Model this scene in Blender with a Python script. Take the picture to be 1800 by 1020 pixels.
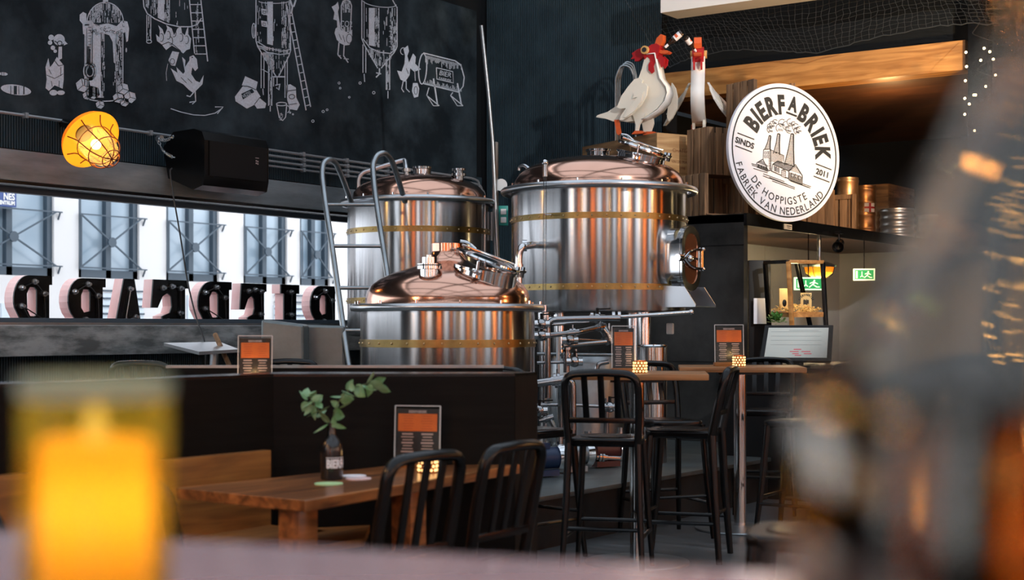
import bpy, bmesh, math, random
from mathutils import Vector, Matrix, Quaternion
from mathutils.geometry import tessellate_polygon
random.seed(7)
for o in list(bpy.data.objects): bpy.data.objects.remove(o)
PI = math.pi
sc = bpy.context.scene
COL = sc.collection
# ---------------------------------------------------------------- camera
TH = math.radians(34.7); CH = 1.355; FP = 2600.0; CX = 900.0; CY = 577.0
FW = Vector((math.cos(TH), math.sin(TH), 0)); RT = Vector((math.sin(TH), -math.cos(TH), 0)); UP = Vector((0, 0, 1))
cd = bpy.data.cameras.new('camera'); cam = bpy.data.objects.new('camera', cd); COL.objects.link(cam)
cam.location = (0, 0, CH); cam.rotation_euler = (PI/2, 0, TH - PI/2)
cd.sensor_width = 36; cd.lens = 36*FP/1800; cd.shift_y = (CY-510)/1800.0; cd.clip_start = .02
cd.dof.use_dof = True; cd.dof.focus_distance = 11.5; cd.dof.aperture_fstop = 2.7
sc.camera = cam
def P(px, py, d): return FW*d + RT*((px-CX)/FP*d) + UP*(CH - (py-CY)/FP*d)
def ray(px, py): return FW + RT*((px-CX)/FP) - UP*((py-CY)/FP)
def onY(px, py, Y):
    r = ray(px, py); return Vector((0, 0, CH)) + r*(Y/r.y)
def onX(px, py, X):
    r = ray(px, py); return Vector((0, 0, CH)) + r*(X/r.x)
def onZ(px, py, z):
    r = ray(px, py); return Vector((0, 0, CH)) + r*((z-CH)/r.z)
# ---------------------------------------------------------------- world, exposure
sc.view_settings.view_transform = 'Standard'; sc.view_settings.look = 'None'
sc.view_settings.gamma = 1; sc.view_settings.use_curve_mapping = False
sc.view_settings.exposure = 0.5
w = bpy.data.worlds.new('sky'); sc.world = w; w.use_nodes = True
bg = w.node_tree.nodes['Background']; bg.inputs[0].default_value = (.86, .92, 1.0, 1); bg.inputs[1].default_value = 2.4
# ---------------------------------------------------------------- materials
def srgb(r, g, b):
    f = lambda c: (c/255/12.92) if c/255 <= .04045 else ((c/255+.055)/1.055)**2.4
    return (f(r), f(g), f(b), 1)
def nmat(name):
    m = bpy.data.materials.new(name); m.use_nodes = True
    nt = m.node_tree; return m, nt, nt.nodes['Principled BSDF']
def mat(name, col, rough=.5, metal=0, var=0, scale=8, stretch=(1,1,1), bump=0, spec=None, coat=0, emis=None, es=0, aniso=0, col2=None, rvar=0, detail=5, bscale=None, ramp=(.3,.7)):
    m, nt, b = nmat(name); N = nt.nodes; L = nt.links
    b.inputs['Base Color'].default_value = col; b.inputs['Roughness'].default_value = rough; b.inputs['Metallic'].default_value = metal
    if spec is not None: b.inputs['Specular IOR Level'].default_value = spec
    if coat: b.inputs['Coat Weight'].default_value = coat; b.inputs['Coat Roughness'].default_value = .12
    if emis: b.inputs['Emission Color'].default_value = emis; b.inputs['Emission Strength'].default_value = es
    if aniso:
        b.inputs['Anisotropic'].default_value = aniso
        tg = N.new('ShaderNodeTangent'); tg.direction_type = 'RADIAL'; tg.axis = 'Z'; L.new(tg.outputs[0], b.inputs['Tangent']); b.inputs['Anisotropic Rotation'].default_value = .25
    if var or bump or col2 or rvar:
        tc = N.new('ShaderNodeTexCoord'); mp = N.new('ShaderNodeMapping'); mp.inputs['Scale'].default_value = stretch
        L.new(tc.outputs['Object'], mp.inputs[0])
        nz = N.new('ShaderNodeTexNoise'); nz.inputs['Scale'].default_value = scale; nz.inputs['Detail'].default_value = detail; nz.inputs['Roughness'].default_value = .6
        L.new(mp.outputs[0], nz.inputs['Vector'])
        cr = N.new('ShaderNodeValToRGB'); cr.color_ramp.elements[0].position = ramp[0]; cr.color_ramp.elements[1].position = ramp[1]
        c2 = col2 or tuple(min(1, c*(1+var)) for c in col[:3])+(1,)
        c1 = col if col2 else tuple(c*(1-var) for c in col[:3])+(1,)
        cr.color_ramp.elements[0].color = c1; cr.color_ramp.elements[1].color = c2
        L.new(nz.outputs['Fac'], cr.inputs[0]); L.new(cr.outputs[0], b.inputs['Base Color'])
        if bump:
            bp = N.new('ShaderNodeBump'); bp.inputs['Strength'].default_value = bump; bp.inputs['Distance'].default_value = .004
            src = nz
            if bscale:
                src = N.new('ShaderNodeTexNoise'); src.inputs['Scale'].default_value = bscale; L.new(mp.outputs[0], src.inputs['Vector'])
            L.new(src.outputs['Fac'], bp.inputs['Height']); L.new(bp.outputs[0], b.inputs['Normal'])
        if rvar:
            mr = N.new('ShaderNodeMapRange'); mr.inputs[3].default_value = max(0, rough-rvar); mr.inputs[4].default_value = rough+rvar
            L.new(nz.outputs['Fac'], mr.inputs[0]); L.new(mr.outputs[0], b.inputs['Roughness'])
    return m
def wood(name, c1, c2, axis=0, scale=1.0, rough=.5, coat=0, plank=0):
    m, nt, b = nmat(name); N = nt.nodes; L = nt.links
    tc = N.new('ShaderNodeTexCoord'); mp = N.new('ShaderNodeMapping')
    s = [14*scale]*3; s[axis] = 1.1*scale; mp.inputs['Scale'].default_value = s
    L.new(tc.outputs['Object'], mp.inputs[0])
    nz = N.new('ShaderNodeTexNoise'); nz.inputs['Scale'].default_value = 1.6; nz.inputs['Detail'].default_value = 8; nz.inputs['Distortion'].default_value = .7
    L.new(mp.outputs[0], nz.inputs['Vector'])
    cr = N.new('ShaderNodeValToRGB'); cr.color_ramp.elements[0].position = .32; cr.color_ramp.elements[1].position = .68
    cr.color_ramp.elements[0].color = c1; cr.color_ramp.elements[1].color = c2
    L.new(nz.outputs['Fac'], cr.inputs[0])
    n2 = N.new('ShaderNodeTexNoise'); n2.inputs['Scale'].default_value = 2.2; L.new(tc.outputs['Object'], n2.inputs['Vector'])
    mx = N.new('ShaderNodeMix'); mx.data_type = 'RGBA'; mx.blend_type = 'MULTIPLY'; mx.inputs[0].default_value = .5
    cr2 = N.new('ShaderNodeValToRGB'); cr2.color_ramp.elements[0].position = .35; cr2.color_ramp.elements[0].color = (.45, .42, .4, 1); cr2.color_ramp.elements[1].position = .65
    L.new(n2.outputs['Fac'], cr2.inputs[0]); L.new(cr.outputs[0], mx.inputs[6]); L.new(cr2.outputs[0], mx.inputs[7])
    L.new(mx.outputs[2], b.inputs['Base Color'])
    bp = N.new('ShaderNodeBump'); bp.inputs['Strength'].default_value = .25; bp.inputs['Distance'].default_value = .003
    L.new(nz.outputs['Fac'], bp.inputs['Height']); L.new(bp.outputs[0], b.inputs['Normal'])
    b.inputs['Roughness'].default_value = rough
    if coat: b.inputs['Coat Weight'].default_value = coat; b.inputs['Coat Roughness'].default_value = .2
    return m
def thin_glass(name, tint=(1,1,1,1), refl=.06, rough=.0):
    m = bpy.data.materials.new(name); m.use_nodes = True; nt = m.node_tree; nt.nodes.clear()
    o = nt.nodes.new('ShaderNodeOutputMaterial'); t = nt.nodes.new('ShaderNodeBsdfTransparent'); g = nt.nodes.new('ShaderNodeBsdfGlossy'); x = nt.nodes.new('ShaderNodeMixShader')
    t.inputs[0].default_value = tint; g.inputs[1].default_value = rough
    fr = nt.nodes.new('ShaderNodeLayerWeight'); fr.inputs[0].default_value = refl*2
    nt.links.new(fr.outputs['Fresnel'], x.inputs[0]); nt.links.new(t.outputs[0], x.inputs[1]); nt.links.new(g.outputs[0], x.inputs[2]); nt.links.new(x.outputs[0], o.inputs[0])
    return m
def tinted_shell(name, tint, col, fac):
    m = thin_glass(name, tint, .10); nt = m.node_tree; o = [n for n in nt.nodes if n.type == 'OUTPUT_MATERIAL'][0]; src = o.inputs[0].links[0].from_socket
    t = nt.nodes.new('ShaderNodeBsdfTranslucent'); t.inputs[0].default_value = col; x = nt.nodes.new('ShaderNodeMixShader'); x.inputs[0].default_value = fac
    nt.links.new(src, x.inputs[1]); nt.links.new(t.outputs[0], x.inputs[2]); nt.links.new(x.outputs[0], o.inputs[0]); return m
def glass(name, col, rough=0.0, ior=1.5):
    m, nt, b = nmat(name); b.inputs['Base Color'].default_value = col; b.inputs['Transmission Weight'].default_value = 1
    b.inputs['Roughness'].default_value = rough; b.inputs['IOR'].default_value = ior; return m
def emit(name, col, s):
    m = bpy.data.materials.new(name); m.use_nodes = True; nt = m.node_tree; nt.nodes.clear()
    o = nt.nodes.new('ShaderNodeOutputMaterial'); e = nt.nodes.new('ShaderNodeEmission'); e.inputs[0].default_value = col; e.inputs[1].default_value = s
    nt.links.new(e.outputs[0], o.inputs[0]); return m
def translucent(name, col, mixd=.35):
    m = bpy.data.materials.new(name); m.use_nodes = True; nt = m.node_tree; nt.nodes.clear()
    o = nt.nodes.new('ShaderNodeOutputMaterial'); t = nt.nodes.new('ShaderNodeBsdfTranslucent'); d = nt.nodes.new('ShaderNodeBsdfDiffuse'); x = nt.nodes.new('ShaderNodeMixShader')
    t.inputs[0].default_value = col; d.inputs[0].default_value = col; x.inputs[0].default_value = mixd
    nt.links.new(t.outputs[0], x.inputs[1]); nt.links.new(d.outputs[0], x.inputs[2]); nt.links.new(x.outputs[0], o.inputs[0]); return m
M = {}
M['steel'] = mat('brushed_steel', (.47,.47,.48,1), .21, 1, var=.06, scale=30, stretch=(1,1,.02), aniso=.90, detail=2)
M['steel_pol'] = mat('polished_steel', (.66,.67,.68,1), .12, 1)
M['steel_satin'] = mat('satin_steel', (.55,.57,.6,1), .3, 1)
M['conduit'] = mat('grey_conduit', (.27,.29,.31,1), .35, .3)
M['steel_dark'] = mat('dark_steel_sheet', (.17,.20,.205,1), .42, .8, var=.2, scale=4)
M['steel_pipe'] = mat('pipe_steel', (.36,.36,.37,1), .16, 1)
M['steel_dull'] = mat('dull_steel', (.33,.36,.38,1), .38, 1, var=.2, scale=5)
M['copper'] = mat('polished_copper', (.66,.37,.27,1), .16, 1, var=.05, scale=6)
M['brass'] = mat('dark_brass', (.27,.19,.075,1), .32, 1, var=.2, scale=12)
M['rivet'] = mat('rivet_brass', (.5,.42,.25,1), .3, 1)
M['black_metal'] = mat('black_painted_metal', (.0022,.0026,.0034,1), .26, 0, spec=.33)
M['black_soft'] = mat('black_plastic', (.004,.0045,.0055,1), .5, spec=.25)
M['black_wood'] = mat('black_stained_wood', (.0012,.0012,.0014,1), .55, 0, col2=(.0045,.0042,.0040,1), scale=3, stretch=(1,1,14), bump=.2, spec=.12)
M['panel_edge'] = mat('brown_black_panel', (.006,.0045,.0035,1), .6, 0, col2=(.012,.009,.007,1), scale=10, spec=.15)
M['chalkboard'] = mat('chalkboard_paint', (.0050,.0100,.0145,1), .75, 0, col2=(.036,.054,.067,1), scale=1.9, detail=12, bump=.1, bscale=20, spec=.2, ramp=(.40,.72))
M['ribbed'] = mat('dark_ribbed_cladding', (.027,.047,.060,1), .5, 0, var=.25, scale=3, spec=.3)
M['dark_wall'] = mat('dark_wall_paint', (.006,.008,.010,1), .7, spec=.2)
M['chalk'] = mat('white_chalk_paint', (.52,.58,.66,1), .9, 0, var=.16, scale=60, spec=.1)
M['concrete'] = mat('stained_concrete', (.075,.09,.095,1), .6, 0, col2=(.28,.31,.32,1), scale=4.5, stretch=(.6,1,2.0), detail=12, bump=.3, ramp=(.40,.60))
M['lintel'] = mat('smooth_concrete_lintel', (.09,.105,.115,1), .38, 0, col2=(.25,.28,.30,1), scale=2, stretch=(.6,1,3), detail=8, bump=.15)
M['floor'] = mat('grey_worn_floorboards', (.030,.034,.038,1), .42, 0, col2=(.10,.11,.118,1), scale=2.2, stretch=(5,.7,1), detail=8, bump=.3, rvar=.12)
M['steel_plate'] = mat('blackened_steel_plate', (.010,.0105,.0105,1), .42, .6, col2=(.055,.055,.055,1), scale=2.2, detail=10, bump=.08)
M['white_wall'] = mat('white_render_facade', (.66,.64,.63,1), .85, 0, var=.02, scale=1)
M['oak_beam'] = wood('warm_oak_beam', srgb(150,98,45), srgb(205,150,85), axis=1, rough=.45)
M['crate_wood'] = wood('weathered_crate_wood', srgb(92,68,46), srgb(160,125,90), axis=2, rough=.75)
M['crate_wood_x'] = wood('weathered_crate_wood_lengthwise', srgb(70,50,33), srgb(128,98,68), axis=0, rough=.75)
M['pine'] = wood('pale_pine_boards', srgb(170,125,75), srgb(222,180,125), axis=0, rough=.6)
M['pine_y'] = wood('aged_pine_boards', srgb(95,72,48), srgb(160,125,85), axis=1, rough=.6)
M['table_wood'] = wood('oiled_table_wood', srgb(88,52,28), srgb(176,112,62), axis=0, rough=.28, coat=.5)
M['table_edge'] = wood('table_side_wood', srgb(150,92,45), srgb(190,125,68), axis=0, rough=.4)
M['bench_wood'] = wood('bench_plywood', srgb(120,74,30), srgb(168,112,52), axis=0, rough=.5)
M['bar_top'] = wood('bar_table_wood', srgb(120,80,45), srgb(175,125,78), axis=0, rough=.4)
M['added_pier'] = wood('added_pier_oak', srgb(175,85,22), srgb(238,138,42), axis=2, rough=.45)  # amber wood of the added piers, for warm streaks in the steel
M['soffit'] = wood('brown_timber_soffit', srgb(60,36,20), srgb(95,60,34), axis=1, rough=.5)
M['white_paint'] = mat('white_lacquer', (.80,.78,.74,1), .5, 0, var=.02, scale=3)
M['cream'] = mat('cream_painted_plywood', (.72,.68,.58,1), .55, 0, var=.05, scale=4)
M['red'] = mat('red_paint', srgb(165,22,28), .4)
M['orange_paint'] = mat('orange_paint', srgb(205,88,40), .45)
M['ink'] = mat('black_print', (.012,.014,.016,1), .6)
M['paper'] = mat('white_paper', (.72,.74,.80,1), .8)
M['sign_white'] = mat('sign_white_board', (.68,.69,.75,1), .5)
M['menu_black'] = mat('menu_card_black', (.010,.012,.016,1), .35)
M['menu_orange'] = mat('menu_card_orange', srgb(222,112,42), .45, 0, var=.05, scale=30)
M['menu_text'] = mat('menu_print_grey', srgb(165,150,150), .6)
M['menu_dtext'] = mat('menu_print_brown', srgb(170,78,30), .6)
M['bottle_black'] = mat('black_bottle_glass', (.008,.008,.010,1), .22, spec=.6)
M['cork'] = mat('cork_yellow', srgb(205,160,95), .7)
M['rope'] = mat('black_cable', (.006,.006,.007,1), .6)
M['leaf'] = mat('eucalyptus_leaf', (.05,.17,.03,1), .4, 0, col2=(.26,.45,.28,1), scale=14)  # paler green mixed in for the highlights on the leaves
M['stem'] = mat('green_stem', srgb(80,90,50), .6)
M['basil'] = mat('small_plant_leaf', (.03,.12,.02,1), .5, 0, col2=(.10,.28,.05,1), scale=20)
M['teal'] = mat('teal_plastic', srgb(30,135,125), .45)
M['white_plastic'] = mat('white_plastic', (.6,.62,.62,1), .4)
M['blue_sign'] = mat('blue_enamel', srgb(38,66,128), .4)
M['grey_glazing'] = mat('grey_blue_glazing', srgb(120,142,158), .2, 0, col2=srgb(180,192,202), scale=.6, detail=2)
M['pale_glazing'] = mat('pale_glazing', srgb(195,205,213), .2)
M['frame_grey'] = mat('slate_window_frame', srgb(58,72,84), .5)
M['pink'] = mat('faded_pink_paint', srgb(200,145,140), .5, 0, col2=srgb(205,175,175), scale=3)
M['win'] = thin_glass('window_glass', (.96,.96,.96,1), .03)
M['clear'] = thin_glass('clear_glass', (.93,.96,.96,1), .05)
M['acrylic'] = thin_glass('clear_acrylic', (.9,.92,.93,1), .04)
M['acrylic_edge'] = mat('acrylic_edge', (.42,.46,.5,1), .2)
M['grey_panel'] = mat('grey_wall_panels', srgb(160,162,160), .4, 0, var=.1, scale=1)
M['netting'] = mat('grey_netting_cord', (.030,.037,.043,1), .7)
M['copper_lit'] = mat('copper_lit_keg', (.50,.28,.13,1), .35, .85, var=.25, scale=7)  # warm light on the kegs put into their copper tone
M['keg'] = mat('keg_steel', (.55,.52,.48,1), .32, .9, var=.15, scale=8)
M['amber_shade'] = translucent('amber_lamp_shade', srgb(250,195,75), .5)
M['bulb'] = emit('lit_bulb', (1,.74,.36,1), 22)
M['bulb_soft'] = emit('glowing_filament', (1,.45,.12,1), 130)
M['fairy'] = emit('fairy_light', (1,.72,.35,1), 14)
M['exit_green'] = mat('exit_sign_green', srgb(0,120,60), .5, emis=srgb(10,150,75), es=.75)
M['exit_white'] = mat('exit_sign_symbol', (.7,.8,.6,1), .5, emis=(.75,1,.6,1), es=.75)
M['screen'] = mat('lit_screen', srgb(165,172,168), .35, emis=srgb(190,200,195), es=.06)
M['screen_red'] = mat('screen_red_marks', srgb(200,60,80), .4)
M['screen_grey'] = mat('screen_grey_lines', srgb(120,130,130), .4)
# ---------------------------------------------------------------- mesh builder
def frame(ax, hint=None):
    ax = Vector(ax).normalized(); h = Vector(hint) if hint is not None else (Vector((0,0,1)) if abs(ax.z) < .9 else Vector((1,0,0)))
    u = h.cross(ax).normalized(); v = ax.cross(u).normalized(); return u, v, ax
class MB:
    def __init__(s): s.v = []; s.f = []; s.m = []; s.mi = 0
    def add(s, vs, fs):
        k = len(s.v); s.v += [Vector(p) for p in vs]; s.f += [tuple(i+k for i in f) for f in fs]; s.m += [s.mi]*len(fs); return s
    def box(s, c, size, rz=0, bev=0, R=None):
        bm = bmesh.new(); bmesh.ops.create_cube(bm, size=1)
        for p in bm.verts: p.co = Vector((p.co.x*size[0], p.co.y*size[1], p.co.z*size[2]))
        if bev: bmesh.ops.bevel(bm, geom=bm.edges[:], offset=bev, segments=2, affect='EDGES', profile=.6)
        R = R or Matrix.Rotation(rz, 3, 'Z')
        bm.verts.index_update(); s.add([Vector(c)+R@p.co for p in bm.verts], [[q.index for q in f.verts] for f in bm.faces]); bm.free(); return s
    def bar(s, a, b, wd, ht, bev=0, hint=None):
        a = Vector(a); b = Vector(b); u, v, n = frame(b-a, hint)
        R = Matrix((u, v, n)).transposed(); return s.box((a+b)/2, (wd, ht, (b-a).length), R=R, bev=bev)
    def tube(s, pts, r, seg=10, closed=False, cap=True, asp=1.0, hint=None):
        pts = [Vector(p) for p in pts]; n = len(pts); rs = r if isinstance(r, (list, tuple)) else [r]*n
        vs = []; fs = []; pu = None
        for i in range(n):
            if closed: t = pts[(i+1) % n]-pts[i-1]
            else: t = pts[min(i+1, n-1)]-pts[max(i-1, 0)]
            t.normalize()
            if pu is None: u, v, _ = frame(t, hint)
            else:
                u = (pu - t*pu.dot(t)).normalized(); v = t.cross(u)
            pu = u
            for k in range(seg):
                a = 2*PI*k/seg; vs.append(pts[i] + (u*math.cos(a)*asp + v*math.sin(a))*rs[i])
        rng = n if closed else n-1
        for i in range(rng):
            for k in range(seg):
                a = i*seg+k; b = i*seg+(k+1) % seg; c = ((i+1) % n)*seg+(k+1) % seg; d = ((i+1) % n)*seg+k
                fs.append((a, b, c, d))
        if cap and not closed: fs.append(tuple(range(seg-1, -1, -1))); fs.append(tuple((n-1)*seg+k for k in range(seg)))
        return s.add(vs, fs)
    def lathe(s, prof, o=(0,0,0), ax=(0,0,1), seg=32, a0=0, a1=2*PI, close=False):
        u, v, n = frame(ax); o = Vector(o); full = abs(a1-a0-2*PI) < 1e-6; ns = seg if full else seg+1; vs = []; fs = []
        for (r, z) in prof:
            for k in range(ns):
                a = a0+(a1-a0)*k/seg; vs.append(o + n*z + (u*math.cos(a)+v*math.sin(a))*max(r, 1e-5))
        m = len(prof)
        for i in range(m-1):
            for k in range(seg):
                b = (k+1) % ns; fs.append((i*ns+k, i*ns+b, (i+1)*ns+b, (i+1)*ns+k))
        return s.add(vs, fs)
    def cyl(s, c, ax, r, h, seg=24):
        return s.lathe([(0, 0), (r, 0), (r, h), (0, h)], c, ax, seg)
    def prism(s, loops, f0, f1):
        """loops: 2-D loops (first outer, rest holes); f0/f1 map a 2-D point to the near / far 3-D point"""
        if not isinstance(loops[0][0], (list, tuple, Vector)): loops = [loops]
        tri = tessellate_polygon([[Vector((p[0], p[1], 0)) for p in l] for l in loops])
        flat = [p for l in loops for p in l]; n = len(flat)
        vs = [f0(p) for p in flat]+[f1(p) for p in flat]
        fs = [tuple(t) for t in tri]+[tuple(n+i for i in reversed(t)) for t in tri]; k = 0
        for l in loops:
            m = len(l)
            for i in range(m): a = k+i; b = k+(i+1) % m; fs.append((a, b, n+b, n+a))
            k += m
        return s.add(vs, fs)
    def sphere(s, c, r, seg=12, rings=8, sc3=(1,1,1), R=None):
        vs = []; fs = []; c = Vector(c); R = R or Matrix.Identity(3)
        for i in range(rings+1):
            t = PI*i/rings
            for k in range(seg):
                a = 2*PI*k/seg; vs.append(c+R@Vector((math.sin(t)*math.cos(a)*r*sc3[0], math.sin(t)*math.sin(a)*r*sc3[1], math.cos(t)*r*sc3[2])))
        for i in range(rings):
            for k in range(seg): fs.append((i*seg+k, (i+1)*seg+k, (i+1)*seg+(k+1) % seg, i*seg+(k+1) % seg))
        return s.add(vs, fs)
    def build(s, name, m, parent=None, world=False, smooth=True, ang=40):
        me = bpy.data.meshes.new(name)
        vs = s.v
        if parent is not None and world:
            inv = Matrix.LocRotScale(parent.location, parent.rotation_euler, None).inverted(); vs = [inv@p for p in vs]
        off = Vector((0, 0, 0))
        me.from_pydata([tuple(p) for p in vs], [], s.f)
        bm = bmesh.new(); bm.from_mesh(me); bmesh.ops.remove_doubles(bm, verts=bm.verts, dist=1e-5); bmesh.ops.recalc_face_normals(bm, faces=bm.faces); bm.to_mesh(me); bm.free()
        ms = m if isinstance(m, (list, tuple)) else [m]
        for x in ms: me.materials.append(x)
        if len(ms) > 1 and len(me.polygons) == len(s.m): me.polygons.foreach_set('material_index', s.m)
        if smooth:
            me.polygons.foreach_set('use_smooth', [True]*len(me.polygons)); me.set_sharp_from_angle(angle=math.radians(ang))
        o = bpy.data.objects.new(name, me); COL.objects.link(o)
        if parent is not None: o.parent = parent
        return o
def thing(name, label, cat, loc=(0,0,0), rz=0, group=None):
    o = bpy.data.objects.new(name, None); COL.objects.link(o); o.location = loc; o.rotation_euler = (0, 0, rz); o.empty_display_size = .1
    o['label'] = label; o['category'] = cat
    if group: o['group'] = group
    return o
def tag(o, label, cat, group=None, kind=None):
    # move the origin of a one-mesh thing to the middle of its base
    if o.type == 'MESH' and o.parent is None and o.location.length < 1e-6:
        c = [v.co for v in o.data.vertices]
        b = Vector(((min(v.x for v in c)+max(v.x for v in c))/2, (min(v.y for v in c)+max(v.y for v in c))/2, min(v.z for v in c)))
        for v in o.data.vertices: v.co -= b
        o.location = b
    o['label'] = label; o['category'] = cat
    if group: o['group'] = group
    if kind: o['kind'] = kind
    return o
def struct(mb, name, m, **k):
    o = mb.build(name, m, **k); o['kind'] = 'structure'; return o
def dup(root, loc=None, rz=None, label=None, group=None):
    def cp(o, par):
        c = o.copy(); COL.objects.link(c); c.parent = par
        for ch in kids.get(o.name, []): cp(ch, c)
        return c
    kids = {}
    for o in list(COL.objects):
        if o.parent: kids.setdefault(o.parent.name, []).append(o)
    r = cp(root, None)
    if loc is not None: r.location = loc
    if rz is not None: r.rotation_euler = (0, 0, rz)
    if label: r['label'] = label
    if group: r['group'] = group
    return r
def text_geo(t, size=1.0, bold=0.0, cx=1.0, align='CENTER'):
    cu = bpy.data.curves.new('t', 'FONT'); cu.body = t; cu.size = size; cu.align_x = align; cu.offset = bold; cu.resolution_u = 3; cu.fill_mode = 'FRONT'
    o = bpy.data.objects.new('t', cu); COL.objects.link(o); bpy.context.view_layer.update()
    me = bpy.data.meshes.new_from_object(o.evaluated_get(bpy.context.evaluated_depsgraph_get()))
    vs = [(v.co.x*cx, v.co.y) for v in me.vertices]; fs = [tuple(p.vertices) for p in me.polygons]
    bpy.data.objects.remove(o); bpy.data.curves.remove(cu); bpy.data.meshes.remove(me); return vs, fs
def put_text(mb, t, f, size, bold=0, cx=1, align='CENTER'):
    vs, fs = text_geo(t, size, bold, cx, align); mb.add([f(p) for p in vs], fs)
def light(name, kind, loc, power, col=(1,1,1), size=.1, rot=None, spot=None, parent=None, blend=.5):
    l = bpy.data.lights.new(name, kind); l.energy = power; l.color = col
    if kind == 'POINT': l.shadow_soft_size = size
    if kind == 'SPOT': l.shadow_soft_size = size; l.spot_size = spot; l.spot_blend = blend
    if kind == 'AREA': l.size = size
    o = bpy.data.objects.new(name, l); COL.objects.link(o); o.location = loc
    if rot is not None: o.rotation_euler = rot
    if parent: o.parent = parent
    return o
def aim(frm, to): return (Vector(to)-Vector(frm)).to_track_quat('-Z', 'Y').to_euler()
def arc(c, u, v, r, a0, a1, n):
    return [Vector(c)+(Vector(u)*math.cos(a0+(a1-a0)*i/n)+Vector(v)*math.sin(a0+(a1-a0)*i/n))*r for i in range(n+1)]
def bend(pts, r=.05, n=5):
    """round the corners of a polyline"""
    pts = [Vector(p) for p in pts]; out = [pts[0]]
    for i in range(1, len(pts)-1):
        a, b, c = pts[i-1], pts[i], pts[i+1]; d1 = (a-b); d2 = (c-b); k = min(r, d1.length*.45, d2.length*.45)
        p = b+d1.normalized()*k; q = b+d2.normalized()*k
        for j in range(n+1):
            t = j/n; out.append(p*(1-t)**2+b*2*t*(1-t)+q*t*t)
    out.append(pts[-1]); return out
# ================================================================ SETTING
YW = 9.6; XR = 13.3; ZT = 6.6
def ribs(mb, x0, x1, z0, z1, fix, axis, pitch=.024, dep=.014):
    """corrugated sheet: along X at Y=fix (axis 0) or along Y at X=fix (axis 1)"""
    n = int((x1-x0)/pitch); vs = []; fs = []
    for i in range(n):
        a = x0+i*pitch
        for (t, d) in ((0, 0), (.55, 0), (.60, dep), (.95, dep)):
            q = a+t*pitch
            for z in (z0, z1): vs.append((q, fix+d, z) if axis == 0 else (fix+d, q, z))
    m = len(vs)//2
    for i in range(m-1): fs.append((2*i, 2*i+2, 2*i+3, 2*i+1))
    mb.add(vs, fs); return mb
# floor, roof
struct(MB().box((6, 0, -.1), (26, 20, .2)), 'floor', M['floor'])
# wall_left: the mural wall with its long window (below the sill, ribs between, wall above)
b = MB(); b.box((4, YW+.2, .57), (19, .3, 1.14)); b.box((4, YW+.2, 4.6), (19, .3, 4.2)); b.box((12.6, YW+.2, 2.0), (1.9, .3, 2.0)); b.box((-3, YW+.2, 2), (5, .3, 2))
struct(b, 'wall_left', M['dark_wall'])
struct(ribs(MB(), 3.5, 13.28, 2.70, 3.02, YW-.012, 0), 'trim_1', M['ribbed'], smooth=False)
struct(ribs(MB(), 3.5, 13.28, 0, 1.15, YW-.012, 0), 'trim_2', M['ribbed'], smooth=False)
struct(MB().box((7.5, YW-.06, 2.585), (11.4, .22, .235), bev=.012), 'trim_3', M['lintel'])
struct(MB().box((7.5, YW-.06, 2.455), (11.4, .20, .022)), 'trim_4', M['black_metal'])
struct(MB().box((7.5, YW-.03, 2.712), (11.4, .10, .018)), 'trim_5', M['black_metal'])
# sill: concrete ledge
struct(MB().box((7.2, YW-.12, 1.26), (10.6, .40, .235), bev=.012), 'trim_6', M['concrete'])
struct(MB().box((7.2, YW-.10, 1.388), (10.6, .36, .02)), 'trim_7', M['steel_dull'])
wn = MB()
for z, h in ((2.43, .05), (1.415, .04)): wn.box((7.5, YW+.12, z), (11.2, .07, h))
wn.box((11.75, YW+.12, 1.92), (.08, .07, 1.0))
wf = struct(wn, 'window_1', M['frame_grey'])
gp = MB().box((7.4, YW+.13, 1.92), (8.6, .012, .97)).build('pane', M['win'], wf)
# wall_back: ribbed wall at the end
struct(ribs(MB(), 7.35, YW-.02, 0, ZT, XR, 1), 'wall_back', M['ribbed'], smooth=False)
struct(MB().box((XR+.18, 8.6, 3.3), (.3, 2.5, 6.6)), 'wall_back_inner', M['dark_wall'])
# black band above the timber beam
struct(MB().box((XR+.22, 1.0, 5.25), (.2, 12.7, 2.6)), 'wall_back_upper', M['dark_wall'])
# timber beam and the brown soffit behind it
bp0 = onX(1698, 98, XR)
b = MB(); b.box((XR+.1, (7.38+bp0.y)/2, 3.82), (.24, 7.38-bp0.y, .27), bev=.006)
struct(b, 'trim_8', M['oak_beam'])
struct(MB().box((15.7, 4.6, 3.74), (4.5, 6.0, .1)), 'ceiling_mezzanine', M['soffit'])
struct(MB().box((18.1, 0, 3.3), (.2, 19.5, 6.6)), 'wall_right', M['dark_wall'])
struct(MB().box((15.6, 8.2, 3.0), (4.4, .2, 1.6)), 'wall_alcove', M['dark_wall'])
# steel clad shelf block: cheek, deck with fascia, alcove below
YS = 5.8; XS = 12.0
cheek = MB(); cheek.box((XS+.04, 7.0, 1.19), (.08, 2.4, 2.37))
struct(cheek, 'wall_cheek', M['steel_plate'])
struct(MB().box((XS-.004, 7.0, 2.10), (.006, 2.41, .006)).box((XS-.004, 7.0, 1.05), (.006, 2.41, .006)), 'trim_9', M['black_soft'])
struct(MB().box((15.0, 7.0, 2.335), (6.0, 2.4, .07)), 'trim_10', M['soffit'])
struct(MB().box((15.0, YS-.015, 2.325), (6.0, .03, .11)), 'trim_11', M['black_metal'])
b = MB()
for i in range(7): b.box((12.6+i*.86, 7.30, 1.15), (.85, .04, 2.3))
struct(b, 'wall_alcove_panels', M['grey_panel'], smooth=False)
struct(MB().box((17.85, 6.0, 1.2), (.05, 4.4, 2.4)), 'wall_alcove_side', M['grey_panel'])
struct(MB().box((12.13, 6.6, 1.15), (.06, 1.5, 2.3)), 'trim_12', M['soffit'])
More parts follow.
